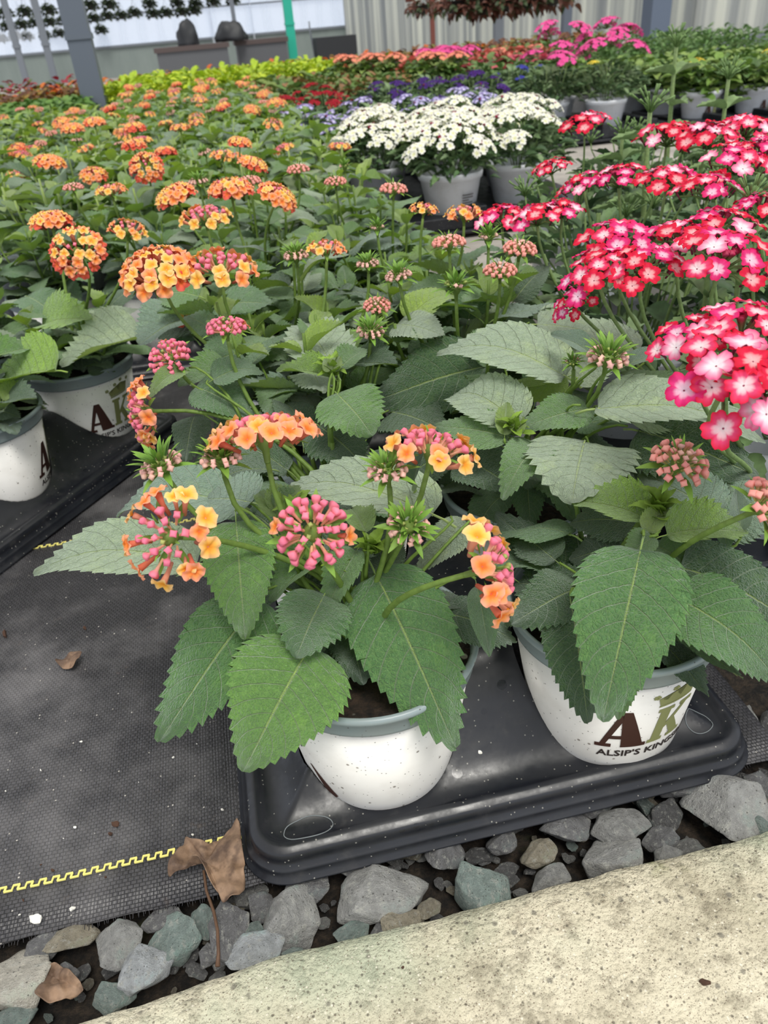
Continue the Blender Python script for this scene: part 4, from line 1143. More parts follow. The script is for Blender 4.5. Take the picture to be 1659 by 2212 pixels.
def vfoliage(seed, n=150, top=.24, R=.13, cols=VG):
    g = mound(seed, n, R, .14, top, (.032, .055), .45, cols); q = random.Random(seed)
    for i in range(14):
        a = q.uniform(0, 6.28); r = R*q.random()
        tube([(r*.3*math.cos(a), r*.3*math.sin(a), .13), (r*.8*math.cos(a), r*.8*math.sin(a), .2), (r*math.cos(a), r*math.sin(a), top+.01)], .0016, 4, lin((124, 150, 88)), g=g)
    return g.mesh('verbena_foliage', M_FOL)
VFOL = [vfoliage(i) for i in range(3)]
BIG = 1.14
def big_pot(r, s=BIG):
    mk('pot', POT_FAR, r, None, Matrix.Diagonal((s, s, s*.95, 1)))
# red and white verbenas at the right
VX = [((.56, .66), 'red and white verbena nearest the camera at the right edge, above the large lantana leaves'), ((.78, .64), 'red and white verbena half out of view, outermost of the near right row'),
      ((.52, .93), 'red verbena with a large white-eyed cluster, second from the front along the lantanas'), ((.78, .92), 'red verbena in the second row from the front, at the right edge of view'),
      ((.60, 1.22), 'red verbena third from the front, beside the path of grey floor'), ((.86, 1.20), 'red verbena in the third row, with tall stems of spent flower heads'),
      ((.70, 1.52), 'leggy red verbena with a few loose flowers in front of the white verbenas'), ((.98, 1.50), 'red verbena of the fourth row, its crown of flowers reaching the right edge'),
      ((1.14, 1.22), 'red verbena outermost in the third row, at the right edge of view'), ((1.00, 1.82), 'red verbena farthest of the right group, tall pale bud stems rising beyond it'), ((1.26, 1.78), 'red verbena at the far right corner of the red group')]
VCL = [(1330, 530, .36, 1.05, 0, (-.1, -.2, 1)), (1385, 590, .35, 1.0, 2, (-.15, -.3, 1)), (1290, 600, .345, .95, 1, (-.4, -.2, 1)), (1470, 530, .36, 1.0, 0, (0, -.1, 1)), (1560, 575, .36, 1.15, 1, (0, -.45, 1)),
       (1550, 500, .365, 1, 0, (0, 0, 1)), (1505, 745, .355, .8, 1, (-.3, -.3, 1)), (1600, 725, .37, .9, 0, (0, -.2, 1)), (1570, 830, .355, 1.05, 2, (-.1, -.6, 1)), (1652, 840, .36, 1.0, 0, (.1, -.6, 1)),
       (1440, 400, .37, 1.05, 0, (0, -.1, 1)), (1335, 395, .36, 1.0, 1, (-.2, 0, 1)), (1260, 405, .35, .85, 2, (-.3, 0, 1)), (1440, 305, .38, 1.2, 1, (-.1, -.1, 1)), (1530, 310, .38, 1.25, 2, (0, -.2, 1)), (1610, 290, .38, 1.25, 0, (0, -.1, 1)), (1590, 365, .38, 1.15, 1, (0, -.3, 1)), (1650, 345, .38, 1.1, 2, (0, -.2, 1)),
       (1262, 278, .36, 1.35, 0, (-.1, 0, 1)), (1160, 478, .335, .95, 1, (-.1, 0, 1)), (1085, 482, .33, 1.0, 0, (0, -.1, 1)), (1215, 462, .34, .8, 2, (.1, 0, 1)), (1190, 370, .345, .8, 1, (-.3, 0, 1)), (1240, 660, .30, .6, 1, (-.5, -.2, .6)), (1640, 460, .36, .9, 0, (0, 0, 1)), (1530, 420, .37, 1.0, 1, (0, -.1, 1)), (1580, 665, .355, .0, 0, (0, 0, 1))]
vown = {i: [] for i in range(len(VX))}
for c in VCL:
    if c[3] <= 0: continue
    p = px(c[0], c[1], c[2]); i = min(range(len(VX)), key=lambda k: (VX[k][0][0]-p.x)**2+(VX[k][0][1]-p.y)**2); vown[i].append((c, p))
for i, ((x, y), lab) in enumerate(VX):
    r = root('potted_verbena', (x, y, 0), lab, 'potted plant', 'potted red verbenas'); q = random.Random(900+i)
    big_pot(r); f = mk('foliage', VFOL[i % 3], r, None, Matrix.Rotation(i*1.3, 4, 'Z') @ Matrix.Scale(1.08, 4))
    for c, p in vown[i]:
        a = Vector(c[5]).normalized(); sp = q.uniform(0, 6)
        M = Matrix.Translation(-r.location) @ frame(p, a.orthogonal(), a) @ Matrix.Rotation(sp, 4, 'Z') @ Matrix.Scale(c[3], 4)
        if depth(p) < 1.05:
            h = mk('flower_cluster', VBASEM[c[4]], r, None, M)
            for pp, m in vcluster_items(60+c[4]):
                o = mk('open_floret', q.choice(VFM[q.choice(('redw', 'magw', 'magw', 'redd', 'redd', 'pinkw'))]), h, None, m)
        else: mk('flower_cluster', vcm(('redw', 'redd', 'redd', 'pinkw'), c[4]), r, None, M)
        b = Vector((x, y, 0)).lerp(Vector((p.x, p.y, 0)), .55); b.z = .17
        st_ = stem(r, b, p-a*.006*c[3], .0021, .0018, .3, lin((132, 158, 96)), end=a)
    for k in range(3):
        an = q.uniform(0, 6.28); rr = q.uniform(.05, .13); p = Vector((rr*math.cos(an), rr*math.sin(an), q.uniform(.25, .30)))
        if y > 1 or k == 0:
            mk('spent_spray', SPENT, r, None, Matrix.Translation(p)); stem(r, Vector((x, y, .15)), Vector((x, y, 0))+p, .0018, .0015, .3, lin((132, 158, 96)))
# tall pale stems with closed sprays that stand above the red flowers
def tall_spray(r, x, y, z, s, foot):
    p = px(x, y, z); b = p.copy(); b.z = .16; b.x += .01
    stem(r, b, p, .0042*s, .0030*s, .3, lin((150, 172, 112)))
    mk('spent_spray', SPENT, r, None, Matrix.Translation(p-r.location) @ Matrix.Scale(1.0*s, 4))
    lo = r.location; g = Geo()
    for zz, az in ((.78, .3), (.78, 3.3), (.55, 1.6), (.55, 4.6), (.35, .2), (.35, 3.2)):
        q_ = b.lerp(p, zz)-lo
        g.put(VLEAF[0], frame(q_, Vector((math.cos(az), math.sin(az), .15)), (0, 0, 1)) @ Matrix.Diagonal((.022*s, .06*s, .06*s, 1)), lin((132, 158, 104)))
    g.obj('stem_leaves', M_FOL, r)
vr = [o for o in bpy.data.objects if o.name.startswith('potted_verbena')]
def nearest(lst, p): return min(lst, key=lambda o: (o.location.x-p.x)**2+(o.location.y-p.y)**2)
for x, y, z, s in ((1462, 95, .46, 1.5), (1575, 165, .42, 1.2), (1405, 235, .40, 1.3), (1345, 290, .36, 1.0), (1620, 430, .37, .9), (1540, 500, .33, .9)):
    p = px(x, y, z); tall_spray(nearest(vr, p), x, y, z, s, .15)

# ------------------------------------------------------------------ white, lavender and the other plants farther back
def pot_bars():
    g = []
    for k in range(5): g.append([(-78, .098-.007*k), (-78+(26 if k != 2 else 15), .098-.007*k), (-78+(26 if k != 2 else 15), .0955-.007*k), (-78, .0955-.007*k)])
    return g
def vpot(x, y, kinds, label, group, cat='potted plant', ncl=12, top=.27, s=1.05, seed=0, R=.14, cn=12, fcols=VG, name='potted_verbena', bars=False, logo=False, csize=1.0, pot=True):
    r = root(name, (x, y, 0), label, cat, group); q = random.Random(seed)
    key = ('fol', fcols, seed % 2)
    if key not in VCM: VCM[key] = vfoliage(seed+20, 200, .25, R, fcols)
    if pot: big_pot(r)
    mk('foliage', VCM[key], r, None, Matrix.Rotation(seed*1.7, 4, 'Z') @ Matrix.Scale(s, 4))
    if bars:
        o = poly_on_pot(pot_bars(), 'lettering', M_INK, r, math.radians(-5)); o.scale = (BIG*1.03, BIG*1.03, BIG*.95)
    for k in range(ncl):
        t = math.sqrt((k+.5)/ncl); a = k*2.4+seed; rr = R*1.05*t
        p = Vector((rr*math.cos(a), rr*math.sin(a), top-.06*t*t+q.uniform(-.012, .012)))
        n_ = Vector((math.cos(a)*t*.6, math.sin(a)*t*.6, 1)).normalized()
        mk('flower_cluster', vcm(kinds, k % 2, cn), r, None, frame(p, n_.orthogonal(), n_) @ Matrix.Rotation(k, 4, 'Z') @ Matrix.Scale(csize*q.uniform(.85, 1.1), 4))
    return r
WH = [((.70, 2.42), 'white verbena in front of its group, pale pot with printed lines below it', True), ((.93, 2.46), 'white verbena right of the front white one, pot partly behind pink flowers', True), ((.52, 2.66), 'white verbena at the left end of its group beside the lantanas', False),
      ((.76, 2.70), 'white verbena in the second row behind the front white one', False), ((1.00, 2.72), 'white verbena in the second row at the right', False), ((.60, 2.95), 'white verbena in the back row next to the lavender ones', False), ((.86, 2.98), 'white verbena in the back row, middle', False), ((1.12, 2.98), 'white verbena in the back row at the right, behind the green buds', False)]
for i, ((x, y), lab, b) in enumerate(WH): vpot(x, y, ('white',), lab, 'potted white verbenas', ncl=14 if i != 1 else 7, seed=i, bars=b, top=.285, csize=1.3)
LV = [(.42, 3.28), (.66, 3.34), (.40, 3.58), (.64, 3.62), (.90, 3.36), (1.14, 3.40), (.90, 3.66), (1.16, 3.72)]
for i, (x, y) in enumerate(LV): vpot(x, y, ('lav',), 'lavender verbena, %s, behind the white ones' % ['front left', 'front, second from the lantanas', 'second row beside the lantanas', 'second row, second from the lantanas', 'front, third from the lantanas', 'front, farthest right', 'second row, third from the lantanas', 'second row, farthest right'][i], 'potted lavender verbenas', ncl=9, seed=i+3, top=.27)
DR = [(.36, 4.1), (.36, 4.5), (.62, 4.75), (.62, 4.35)]
for i, (x, y) in enumerate(DR): vpot(x, y, ('dred',), 'dark red flowering plant %s' % ['nearest, beside the lantanas', 'second from the front beside the lantanas', 'farthest back of its four', 'right of the nearest dark red one'][i], 'dark red flowering plants', ncl=8, seed=i, name='potted_petunia', csize=1.1)
VI = [(.95, 4.35), (1.2, 4.3), (1.42, 4.3), (1.0, 4.7), (1.25, 4.75), (1.5, 4.7)]
for i, (x, y) in enumerate(VI): vpot(x, y, ('violet',), 'violet petunia plant, %s' % ['front left', 'front middle', 'front right', 'back left', 'back middle', 'back right'][i]+' of the deep violet patch', 'violet petunias', ncl=5, seed=i, name='potted_petunia', csize=1.2)
BL = [(1.75, 4.75), (1.95, 4.85)]
for i, (x, y) in enumerate(BL): vpot(x, y, ('blue',), ['small blue flowering plant', 'blue flowering plant nearest the pink verbenas'][i]+' between violet and pink ones', 'blue flowering plants', ncl=3, seed=i, name='potted_petunia')
PK = [(1.66, 3.98), (1.90, 3.86), (2.05, 4.12), (1.80, 4.22)]
for i, (x, y) in enumerate(PK): vpot(x, y, ('pink',), 'pink verbena on tall stems, %s' % ['nearest the violet petunias', 'front one with white pot', 'farthest right', 'behind the others'][i], 'potted pink verbenas', ncl=[4, 4, 4, 3][i], seed=i, top=[.38, .40, .45, .48][i], s=1.15, R=.15, csize=1.7)
LG = ((118, 150, 66), (100, 134, 60), (136, 160, 84), (84, 116, 58))
gl_cache = {}
def leafy(x, y, label, group, cols, seed=0, top=.27, R=.14, n=170, L=(.05, .08), wr=.6, name='potted_lantana', fl=None, nf=0, pot=True, fs=1.0, cat='potted plant', flat=.4):
    r = root(name, (x, y, 0), label, cat, group) if pot or nf else None
    key = (cols, seed % 3, top, R, n)
    if key not in gl_cache: gl_cache[key] = mound(seed+200, n, R, .13 if pot else .05, top, L, wr, cols, (-.3, .5), LEAFLO, flat).mesh('leafy_mound', M_FOL)
    if r is None:
        o = mk(name, gl_cache[key], None, (x, y, 0)); o.rotation_euler = (0, 0, seed*1.9); return tag(o, label, cat, group)
    if pot: big_pot(r)
    mk('foliage', gl_cache[key], r, None, Matrix.Rotation(seed*1.9, 4, 'Z'))
    q = random.Random(seed)
    for k in range(nf):
        a = q.uniform(0, 6.28); rr = R*q.random()**.5
        M = Matrix.Translation((rr*math.cos(a), rr*math.sin(a), top+q.uniform(-.01, .03))) @ Matrix.Rotation(q.uniform(0, 6), 4, 'Z') @ Matrix.Scale(fs*q.uniform(.9, 1.2), 4)
        if fl in ('full', 'red', 'salmon', 'peach'): mk('flower_head', head_mesh(fl, k % 3), r, None, M)
        else: mk('flower_head', vcm((fl,), k % 2, 12), r, None, M)
    return r
# green lantanas in white pots at the right, a few yellow heads
k = 0
for j in range(5):
    for i in range(7):
        x, y = 2.36+.26*i-.03*j, 3.80+.27*j-.045*i
        if not inview(x, y, 60): continue
        r = leafy(x, y, 'bright green lantana at the right, %s row, %s from the pink verbenas' % (ORD[j], ORD[i]), 'green lantanas in white pots', LG, seed=k, fl='yel', nf=1 if k in (2, 9, 4) else 0)
        if j == 0: o = None; add_logo(r, math.radians(15), small=False); 
        k += 1
for c in bpy.data.objects:
    if c.parent and c.parent.get('group') == 'green lantanas in white pots' and c.name.startswith(('letter_', 'crown')): c.scale = (BIG*1.035, BIG*1.035, BIG*.95)
# leafy green plants in pots beyond the left end of the lantanas
k = 0
for j in range(6):
    for i in range(6):
        x, y = -.86-.27*i, 4.95+.27*j+.03*i
        if not inview(x, y, 60): continue
        leafy(x, y, 'leafy green pot plant, %s row from the front, %s leftward from the grey post' % (ORD[j], ORD[i]), 'leafy green pot plants by the post', ((92, 132, 56), (110, 146, 66), (80, 118, 50)), seed=k, n=150)
        k += 1
def patch(x0, y0, x1, y1, nx, ny, label, group, name, cols, **kw):
    q = random.Random(int(x0*100)+nx); base = label
    for j in range(ny):
        for i in range(nx):
            x = x0+(x1-x0)*(i+.5)/nx+q.uniform(-.04, .04); y = y0+(y1-y0)*(j+.5)/ny+q.uniform(-.04, .04)
            if not inview(x, y, 40): continue
            label = base+(', %s row, %s from left' % (ORD[j], ORD[i]) if ny > 1 else ', %s from left' % ORD[i])
            leafy(x, y, label, group, cols, seed=q.randrange(9), name=name, pot=False, cat='plant', **kw)
CHART = ((186, 206, 40), (170, 196, 44), (204, 220, 62), (150, 180, 44))
patch(-.62, 6.35, 1.05, 7.9, 7, 6, 'chartreuse plant in the bright yellow-green patch', 'chartreuse foliage plants', 'chartreuse_plant', CHART, n=200, R=.17, L=(.05, .09), wr=.45, top=.33)
patch(1.05, 6.9, 1.75, 7.8, 3, 3, 'yellow-green plant right of the chartreuse patch', 'yellow-green foliage plants', 'foliage_plant', ((150, 176, 46), (120, 150, 40), (96, 128, 44)), n=160, R=.16, top=.3)
patch(-2.4, 6.7, -.8, 7.8, 5, 3, 'ochre and bronze foliage plant at the far left', 'ochre foliage plants', 'coleus_plant', ((150, 120, 40), (120, 84, 44), (172, 150, 60), (96, 60, 40)), n=150, R=.17, top=.28)
patch(-3.4, 8.2, -1.0, 8.8, 6, 1, 'dark red and pink flowering plant in the far left row', 'far dark red plants', 'flowering_plant', ((170, 40, 60), (130, 40, 50), (90, 110, 50)), n=150, R=.2, top=.34)
patch(-1.0, 8.2, 3.0, 8.7, 13, 1, 'orange plant in the row behind the chartreuse patch', 'far orange plants', 'flowering_plant', ((226, 128, 40), (200, 100, 40), (150, 120, 50), (230, 150, 60)), n=150, R=.17, top=.30)
patch(-1.4, 7.6, -.8, 8.1, 3, 1, 'orange flowering plant beside the grey post', 'orange plants by the post', 'flowering_plant', ((228, 120, 40), (200, 96, 36), (120, 130, 50)), n=150, R=.17, top=.30)
patch(1.0, 6.0, 2.6, 6.8, 6, 3, 'salmon flowering plant behind the violet petunias', 'salmon flowering plants', 'begonia_plant', ((236, 140, 116), (220, 110, 100), (110, 130, 70), (150, 84, 60)), n=160, R=.15, top=.32)
patch(1.4, 5.2, 2.4, 5.9, 4, 2, 'rose pink flowering plant behind the violet petunias', 'rose pink flowering plants', 'flowering_plant', ((216, 92, 110), (110, 134, 74), (90, 118, 62), (200, 80, 100)), n=160, R=.15, top=.31)
patch(1.7, 6.9, 3.6, 7.9, 6, 3, 'bronze plant below the brown hanging baskets', 'bronze foliage plants', 'coleus_plant', ((128, 84, 44), (150, 100, 50), (126, 130, 56), (100, 60, 40)), n=150, R=.17, top=.33)
patch(2.4, 5.4, 4.2, 6.8, 6, 4, 'fine green plant before the panel wall', 'fine green plants', 'foliage_plant', ((100, 138, 74), (84, 120, 64), (120, 150, 90)), n=170, R=.17, top=.33, L=(.04, .07), wr=.3)
patch(.40, 4.95, 1.3, 6.4, 3, 4, 'low green plant behind the dark red flowers', 'low green plants', 'foliage_plant', ((98, 130, 64), (120, 140, 70), (150, 110, 70)), n=160, R=.17, top=.29)
patch(1.3, 4.9, 2.3, 5.3, 4, 1, 'green bedding plant behind the blue flowers', 'green bedding plants', 'foliage_plant', ((90, 124, 64), (110, 140, 78)), n=160, R=.16, top=.29)
for x, y, c in ((1.55, 5.75, 'pink'), (1.75, 6.0, 'pink'), (1.52, 5.45, 'pink'), (1.2, 5.9, 'salm'), (1.42, 5.2, 'salm'), (1.05, 6.05, 'salm')):
    leafy(x, y, 'plant with a bright %s flower ball above its neighbours, %s' % ({'pink': 'pink', 'salm': 'salmon'}[c], {(1.55, 5.75): 'middle', (1.75, 6.0): 'farthest', (1.52, 5.45): 'nearest', (1.2, 5.9): 'next to the white one', (1.42, 5.2): 'nearest the violet petunias', (1.05, 6.05): 'leftmost'}[(x, y)]), 'tall bright flowering plants', LG, seed=2, fl=c, nf=3, fs=1.7, top=.34, name='potted_geranium')
# trays under the verbenas and the far pots
def flat_tray(x0, y0, x1, y1, label):
    g = box(x0, y0, 0, x1, y1, .012); box(x0+.02, y0+.02, .012, x1-.02, y1-.02, .05, g=g)
    for q in range(int((x1-x0)/.24)): box(x0+.24*q+.10, y0+.012, .012, x0+.24*q+.14, y1-.012, .075, g=g)
    o = g.obj('plant_tray', M_TRAY, smooth=False); md = o.modifiers.new('b', 'BEVEL'); md.width = .004; md.segments = 2
    return tag(o, label, 'plant tray', 'black pot trays')
flat_tray(.40, 2.30, 1.16, 3.12, 'black tray under the white verbenas')
flat_tray(.30, 3.16, 1.30, 3.86, 'black tray under the lavender verbenas')
flat_tray(1.48, 3.70, 2.20, 4.4, 'black tray under the pink verbenas')
flat_tray(2.24, 3.50, 4.1, 4.6, 'black tray under the green lantanas at the right')
flat_tray(-2.4, 4.80, -.72, 6.5, 'black tray under the leafy green plants at the left')
flat_tray(.42, .54, .92, 1.06, 'black tray under the nearest red verbenas')

# ------------------------------------------------------------------ the greenhouse behind
n = NT('milky_sheet'); co = n.co('Object')
wv = n.n('TexWave', bands_direction='X'); n.l(co, wv.inputs[0]); wv.inputs['Scale'].default_value = .9; wv.inputs['Distortion'].default_value = 3; wv.inputs['Detail'].default_value = 3
c = n.mix(n.mr(wv.outputs['Fac'], .2, .9, 0, .30), lin((236, 240, 246)), lin((196, 202, 208)))
n.set(Base_Color=c, Roughness=.3)
t = n.n('BsdfTransparent'); n.val(t.inputs[0], lin((244, 247, 252))); mx = n.n('MixShader'); mx.inputs[0].default_value = .72
n.l(n.b.outputs[0], mx.inputs[1]); n.l(t.outputs[0], mx.inputs[2]); n.l(mx.outputs[0], n.out.inputs[0])
M_SHEET = n.m
n = NT('ribbed_panel'); co = n.co('Object'); wv = n.n('TexNoise'); mp = n.n('Mapping'); mp.inputs['Scale'].default_value = (5, 5, .05); n.l(co, mp.inputs[0]); n.l(mp.outputs[0], wv.inputs[0]); wv.inputs['Detail'].default_value = 5; wv.inputs['Scale'].default_value = 1.2
c = n.mix(n.mr(wv.outputs['Fac'], .35, .65), lin((178, 182, 184)), lin((246, 247, 238)))
n.set(Base_Color=c, Roughness=.35)
t = n.n('BsdfTranslucent'); n.val(t.inputs[0], c); mx = n.n('MixShader'); mx.inputs[0].default_value = .65
n.l(n.b.outputs[0], mx.inputs[1]); n.l(t.outputs[0], mx.inputs[2]); n.l(mx.outputs[0], n.out.inputs[0])
M_PANEL = n.m
n = NT('grey_green_skirt'); co = n.co('Object'); mp = n.n('Mapping'); mp.inputs['Scale'].default_value = (1, 1, .2); n.l(co, mp.inputs[0])
c = n.mix(n.noise(mp.outputs[0], 1.5, 5, .7), lin((96, 108, 106)), lin((150, 160, 156))); M_SKIRT = n.set(Base_Color=c, Roughness=.6)
M_POST = simple('grey_post_paint', (96, 104, 116), .5); M_GALV = simple('galvanised', (120, 126, 134), .5, .2); M_TEAL = simple('teal_paint', (40, 176, 150), .5)
M_BTOP = simple('bench_top_brown', (84, 72, 70), .6); M_BENCH = simple('grey_bench', (92, 94, 98), .6); M_DARK = simple('dark_plastic', (38, 40, 44), .6); M_RUST = simple('rusty_red', (120, 66, 56), .7); M_POSTB = simple('blue_grey_post', (92, 104, 122), .5)
WY = 18.0
struct(box(-16, WY, 0, 3.1, WY+.04, .5).obj('wall_back_skirt', M_SKIRT, smooth=False))
struct(box(-16, WY, .5, 3.1, WY+.02, 3.2).obj('wall_back', M_SHEET, smooth=False))
for i, (x, h, w) in enumerate(((.45, 3, .05), (1.25, 3, .03), (-6.2, 3, .03))):
    struct(box(x, WY-.12, 0, x+w, WY-.06, h).obj('trim_2', M_SHEET, smooth=False))
g = box(-16, WY-.03, .49, 3.1, WY, .53); box(-16, WY-.03, 1.0, 3.1, WY-.005, 1.03, g=g); struct(g.obj('trim_3', M_GALV, smooth=False))
# side part: ribbed translucent panels
def wall_seg(x0, y0, x1, y1, z0, z1, name, mat, ribs=0):
    dx, dy = x1-x0, y1-y0; L = math.hypot(dx, dy); a = math.atan2(dy, dx); g = Geo(); V = []; F = []; N = max(2, ribs*4) if ribs else 1
    for i in range(N+1):
        t = L*i/N; o = (.018 if (i % 4) in (1, 2) else 0) if ribs else 0
        V += [(t, -o, z0), (t, -o, z1), (t, .03, z0), (t, .03, z1)]
    for i in range(N):
        b = i*4; F += [(b, b+4, b+5, b+1), (b+2, b+3, b+7, b+6), (b+1, b+5, b+7, b+3), (b, b+2, b+6, b+4)]
    F += [(0, 1, 3, 2), (N*4, N*4+2, N*4+3, N*4+1)]
    o = g.add(V, F).obj(name, mat, smooth=False); o.location = (x0, y0, 0); o.rotation_euler = (0, 0, a); return struct(o)
wall_seg(3.1, 18, 4.6, 12.2, .0, 3, 'wall_side', M_PANEL, 26)
wall_seg(4.6, 12.2, 5.4, 9.0, 0, 3, 'wall_side_inner', M_PANEL, 14)
wall_seg(5.4, 9.0, 12, 7.0, .12, 3, 'wall_right', M_PANEL, 30)
struct(box(0, 0, 0, 7, .06, .14).obj('trim_4', M_GALV, smooth=False)); t4 = bpy.data.objects['trim_4']; t4.location = (5.4, 8.97, 0); t4.rotation_euler = (0, 0, math.atan2(-2, 6.6))
def post(x, y, w, h, mat, name, label, cat='post', cap=None):
    g = box(-w/2, -w/2, 0, w/2, w/2, h); box(-w/2-.008, -w/2-.008, .60, w/2+.008, w/2+.008, .635, g=g)
    box(-w*.8, -w*.8, 0, w*.8, w*.8, .02, g=g)
    o = g.obj(name, mat, None, False, (x, y, 0)); return tag(o, label, cat)
post(-.72, 6.42, .155, 3, M_POST, 'support_post', 'thick square grey greenhouse post standing at the far end of the lantanas')
post(4.72, 8.6, .21, 3, M_POSTB, 'support_post', 'blue-grey square post in front of the panel wall at the right')
post(-4.6, 13.5, .07, 3, M_GALV, 'support_pole', 'thin grey pole at the far left edge'); post(-2.05, 11.6, .07, 3, M_GALV, 'support_pole', 'left one of two thin grey poles beyond the thick post')
post(-1.80, 12.2, .08, 3, M_GALV, 'support_pole', 'right one of two thin grey poles beyond the thick post'); post(.72, 14.0, .06, 3, M_GALV, 'support_pole', 'slim dark pole behind the grey bench')
post(1.55, 14.0, .13, 3, M_TEAL, 'teal_pole', 'bright teal upright pole at the back wall'); post(3.0, 11.0, .05, 3, M_RUST, 'support_pole', 'thin brown pole left of the panels')
post(3.3, 9.4, .09, 3, M_GALV, 'support_pole', 'dark grey pole under the hanging baskets, left one'); post(4.0, 9.2, .09, 3, M_POST, 'support_pole', 'dark grey pole under the hanging baskets, right one'); post(-3.2, 13.5, .07, 3, M_SHEET, 'support_pole', 'pale pole left of the thick grey post')
# bench with dark boxes, carts
def bench(x, y, w, h, label):
    r = root('potting_bench', (x, y, 0), label, 'bench')
    box(-w/2, -.3, h-.06, w/2, .3, h).obj('bench_top', M_BTOP, r, False)
    box(-w/2+.03, -.28, h*.25, w/2-.03, .28, h-.06).obj('side_panel', M_BENCH, r, False)
    for sx in (-1, 1):
        for sy in (-1, 1): box(sx*w*.46-.03, sy*.25-.03, 0, sx*w*.46+.03, sy*.25+.03, h*.25).obj('leg', M_BENCH, r, False)
bench(.02, 13.2, 1.05, .46, 'low grey bench with dark top at the back wall'); bench(1.05, 13.8, .8, .46, 'grey box bench beside the low grey bench')
def lump(x, y, z, s, name, mat, label, cat, seed=1):
    bm = bmesh.new(); bmesh.ops.create_icosphere(bm, subdivisions=3, radius=1)
    for v in bm.verts:
        k = 1+.35*noise.noise(v.co*1.7+Vector((seed, 0, 0))); v.co = Vector((v.co.x*s[0]*k, v.co.y*s[1]*k, max(-.25, v.co.z)*s[2]*k))
    me = bpy.data.meshes.new(name); bm.to_mesh(me); bm.free(); me.materials.append(mat)
    for p in me.polygons: p.use_smooth = True
    return tag(mk(name, me, None, (x, y, z)), label, cat)
lump(-.02, 13.2, .50, (.17, .15, .26), 'covered_heap', M_DARK, 'small pointed black heap on the low grey bench', 'heap', 3)
lump(.62, 13.5, .52, (.22, .15, .20), 'covered_heap', M_DARK, 'wider black heap right of the pointed one', 'heap', 5)
r = root('cart', (2.0, 12.6, 0), 'dark crate on a wheeled cart below the teal pole', 'cart')
box(-.28, -.2, .12, .28, .2, .42).obj('crate', M_DARK, r, False); box(-.3, -.22, .10, .3, .22, .12).obj('deck', M_BENCH, r, False)
for sx in (-1, 1):
    for sy in (-1, 1): tube([(sx*.24, sy*.18-.015, .05), (sx*.24, sy*.18+.015, .05)], .05, 12, lin((30, 30, 32))).obj('wheel', M_DARK, r)
tube([(-.29, 0, .1), (-.33, 0, .5), (-.33, 0, .62)], .012, 6).obj('handle', M_GALV, r)
# hanging baskets in rows under the roof, on wires
HB = mound(5, 120, .17, -.14, .10, (.07, .13), .55, ((52, 66, 44), (40, 52, 40), (70, 84, 52)), (-1.2, .6), LEAFLO).mesh('basket_foliage', M_FOL)
HBR = mound(6, 150, .26, -.16, .10, (.08, .14), .5, ((112, 74, 56), (92, 60, 50), (70, 88, 54), (128, 84, 70)), (-1.2, .4), LEAFLO).mesh('basket_foliage_brown', M_FOL)
BASK = lathe([(0, -.13), (.07, -.13), (.12, .0), (.128, .005), (.115, 0), (.06, -.11)], 16, lin((52, 52, 50))).mesh('basket', M_FOL)
WIRE = Geo()
for k in range(3): a = k*2.094; tube([(.12*math.cos(a), .12*math.sin(a), 0), (0, 0, .3)], .004, 4, lin((60, 60, 60)), g=WIRE)
tube([(0, 0, .3), (0, 0, .55)], .004, 4, lin((60, 60, 60)), g=WIRE); WIRE = WIRE.mesh('hanger', M_GREEN)
def basket(x, y, Yd, s, label, group, fol=None):
    """hung at distance Yd in the direction (x, y)"""
    d = CF + CR*((x-IW/2)/FPX) - CU*((y-IH/2)/FPX); p = CP+d*(Yd/d.dot(CF))
    r = root('hanging_basket', p, label, 'hanging basket', group); r.scale = (s, s, s)
    mk('basket', BASK, r); mk('foliage', fol or HB, r); mk('hanger', WIRE, r)
k = 0
for row, (pts, D, nm) in enumerate((([(2, 80), (32, 74), (58, 75), (97, 72), (127, 68), (157, 62), (218, 61)], 14.5, 'lowest'), ([(15, 54), (47, 50), (76, 46), (107, 44), (138, 41), (202, 36), (232, 31), (262, 30)], 13.5, 'second lowest'),
                              ([(12, 25), (54, 22), (105, 18), (148, 16), (195, 8), (236, 6)], 11.5, 'upper'), ([(330, 26), (358, 24), (392, 22), (418, 19), (322, 4), (382, 2), (422, 4), (460, 0), (502, -4), (290, 24)], 13, 'right hand'))):
    for i, (x, y) in enumerate(pts):
        basket(x, y, D, .60, 'dark hanging basket, %s row of the upper left, %s from the left' % (nm, ORD[i]), 'small hanging baskets'); k += 1
for i, (x, y, D, s) in enumerate(((912, 12, 8.5, .62), (988, 2, 7.5, .85), (1040, 2, 7.5, .9), (1085, -6, 7.5, .9), (1135, -12, 7.5, .9), (1190, -18, 7.5, .9))):
    basket(x, y, D, s, 'brown-leaved hanging basket above the bronze plants, %s from the left' % ORD[i], 'brown hanging baskets', HBR)
tag(tube([(3.2, 12.9, .75), (3.2, 12.9, 1.0), (3.22, 12.9, 1.12), (3.18, 12.9, 1.45)], [.07, .10, .07, .11], 10, (1, 1, 1)).obj('folded_umbrella', M_RUST), 'dull red folded cloth hanging in front of the back panels', 'folded cloth')

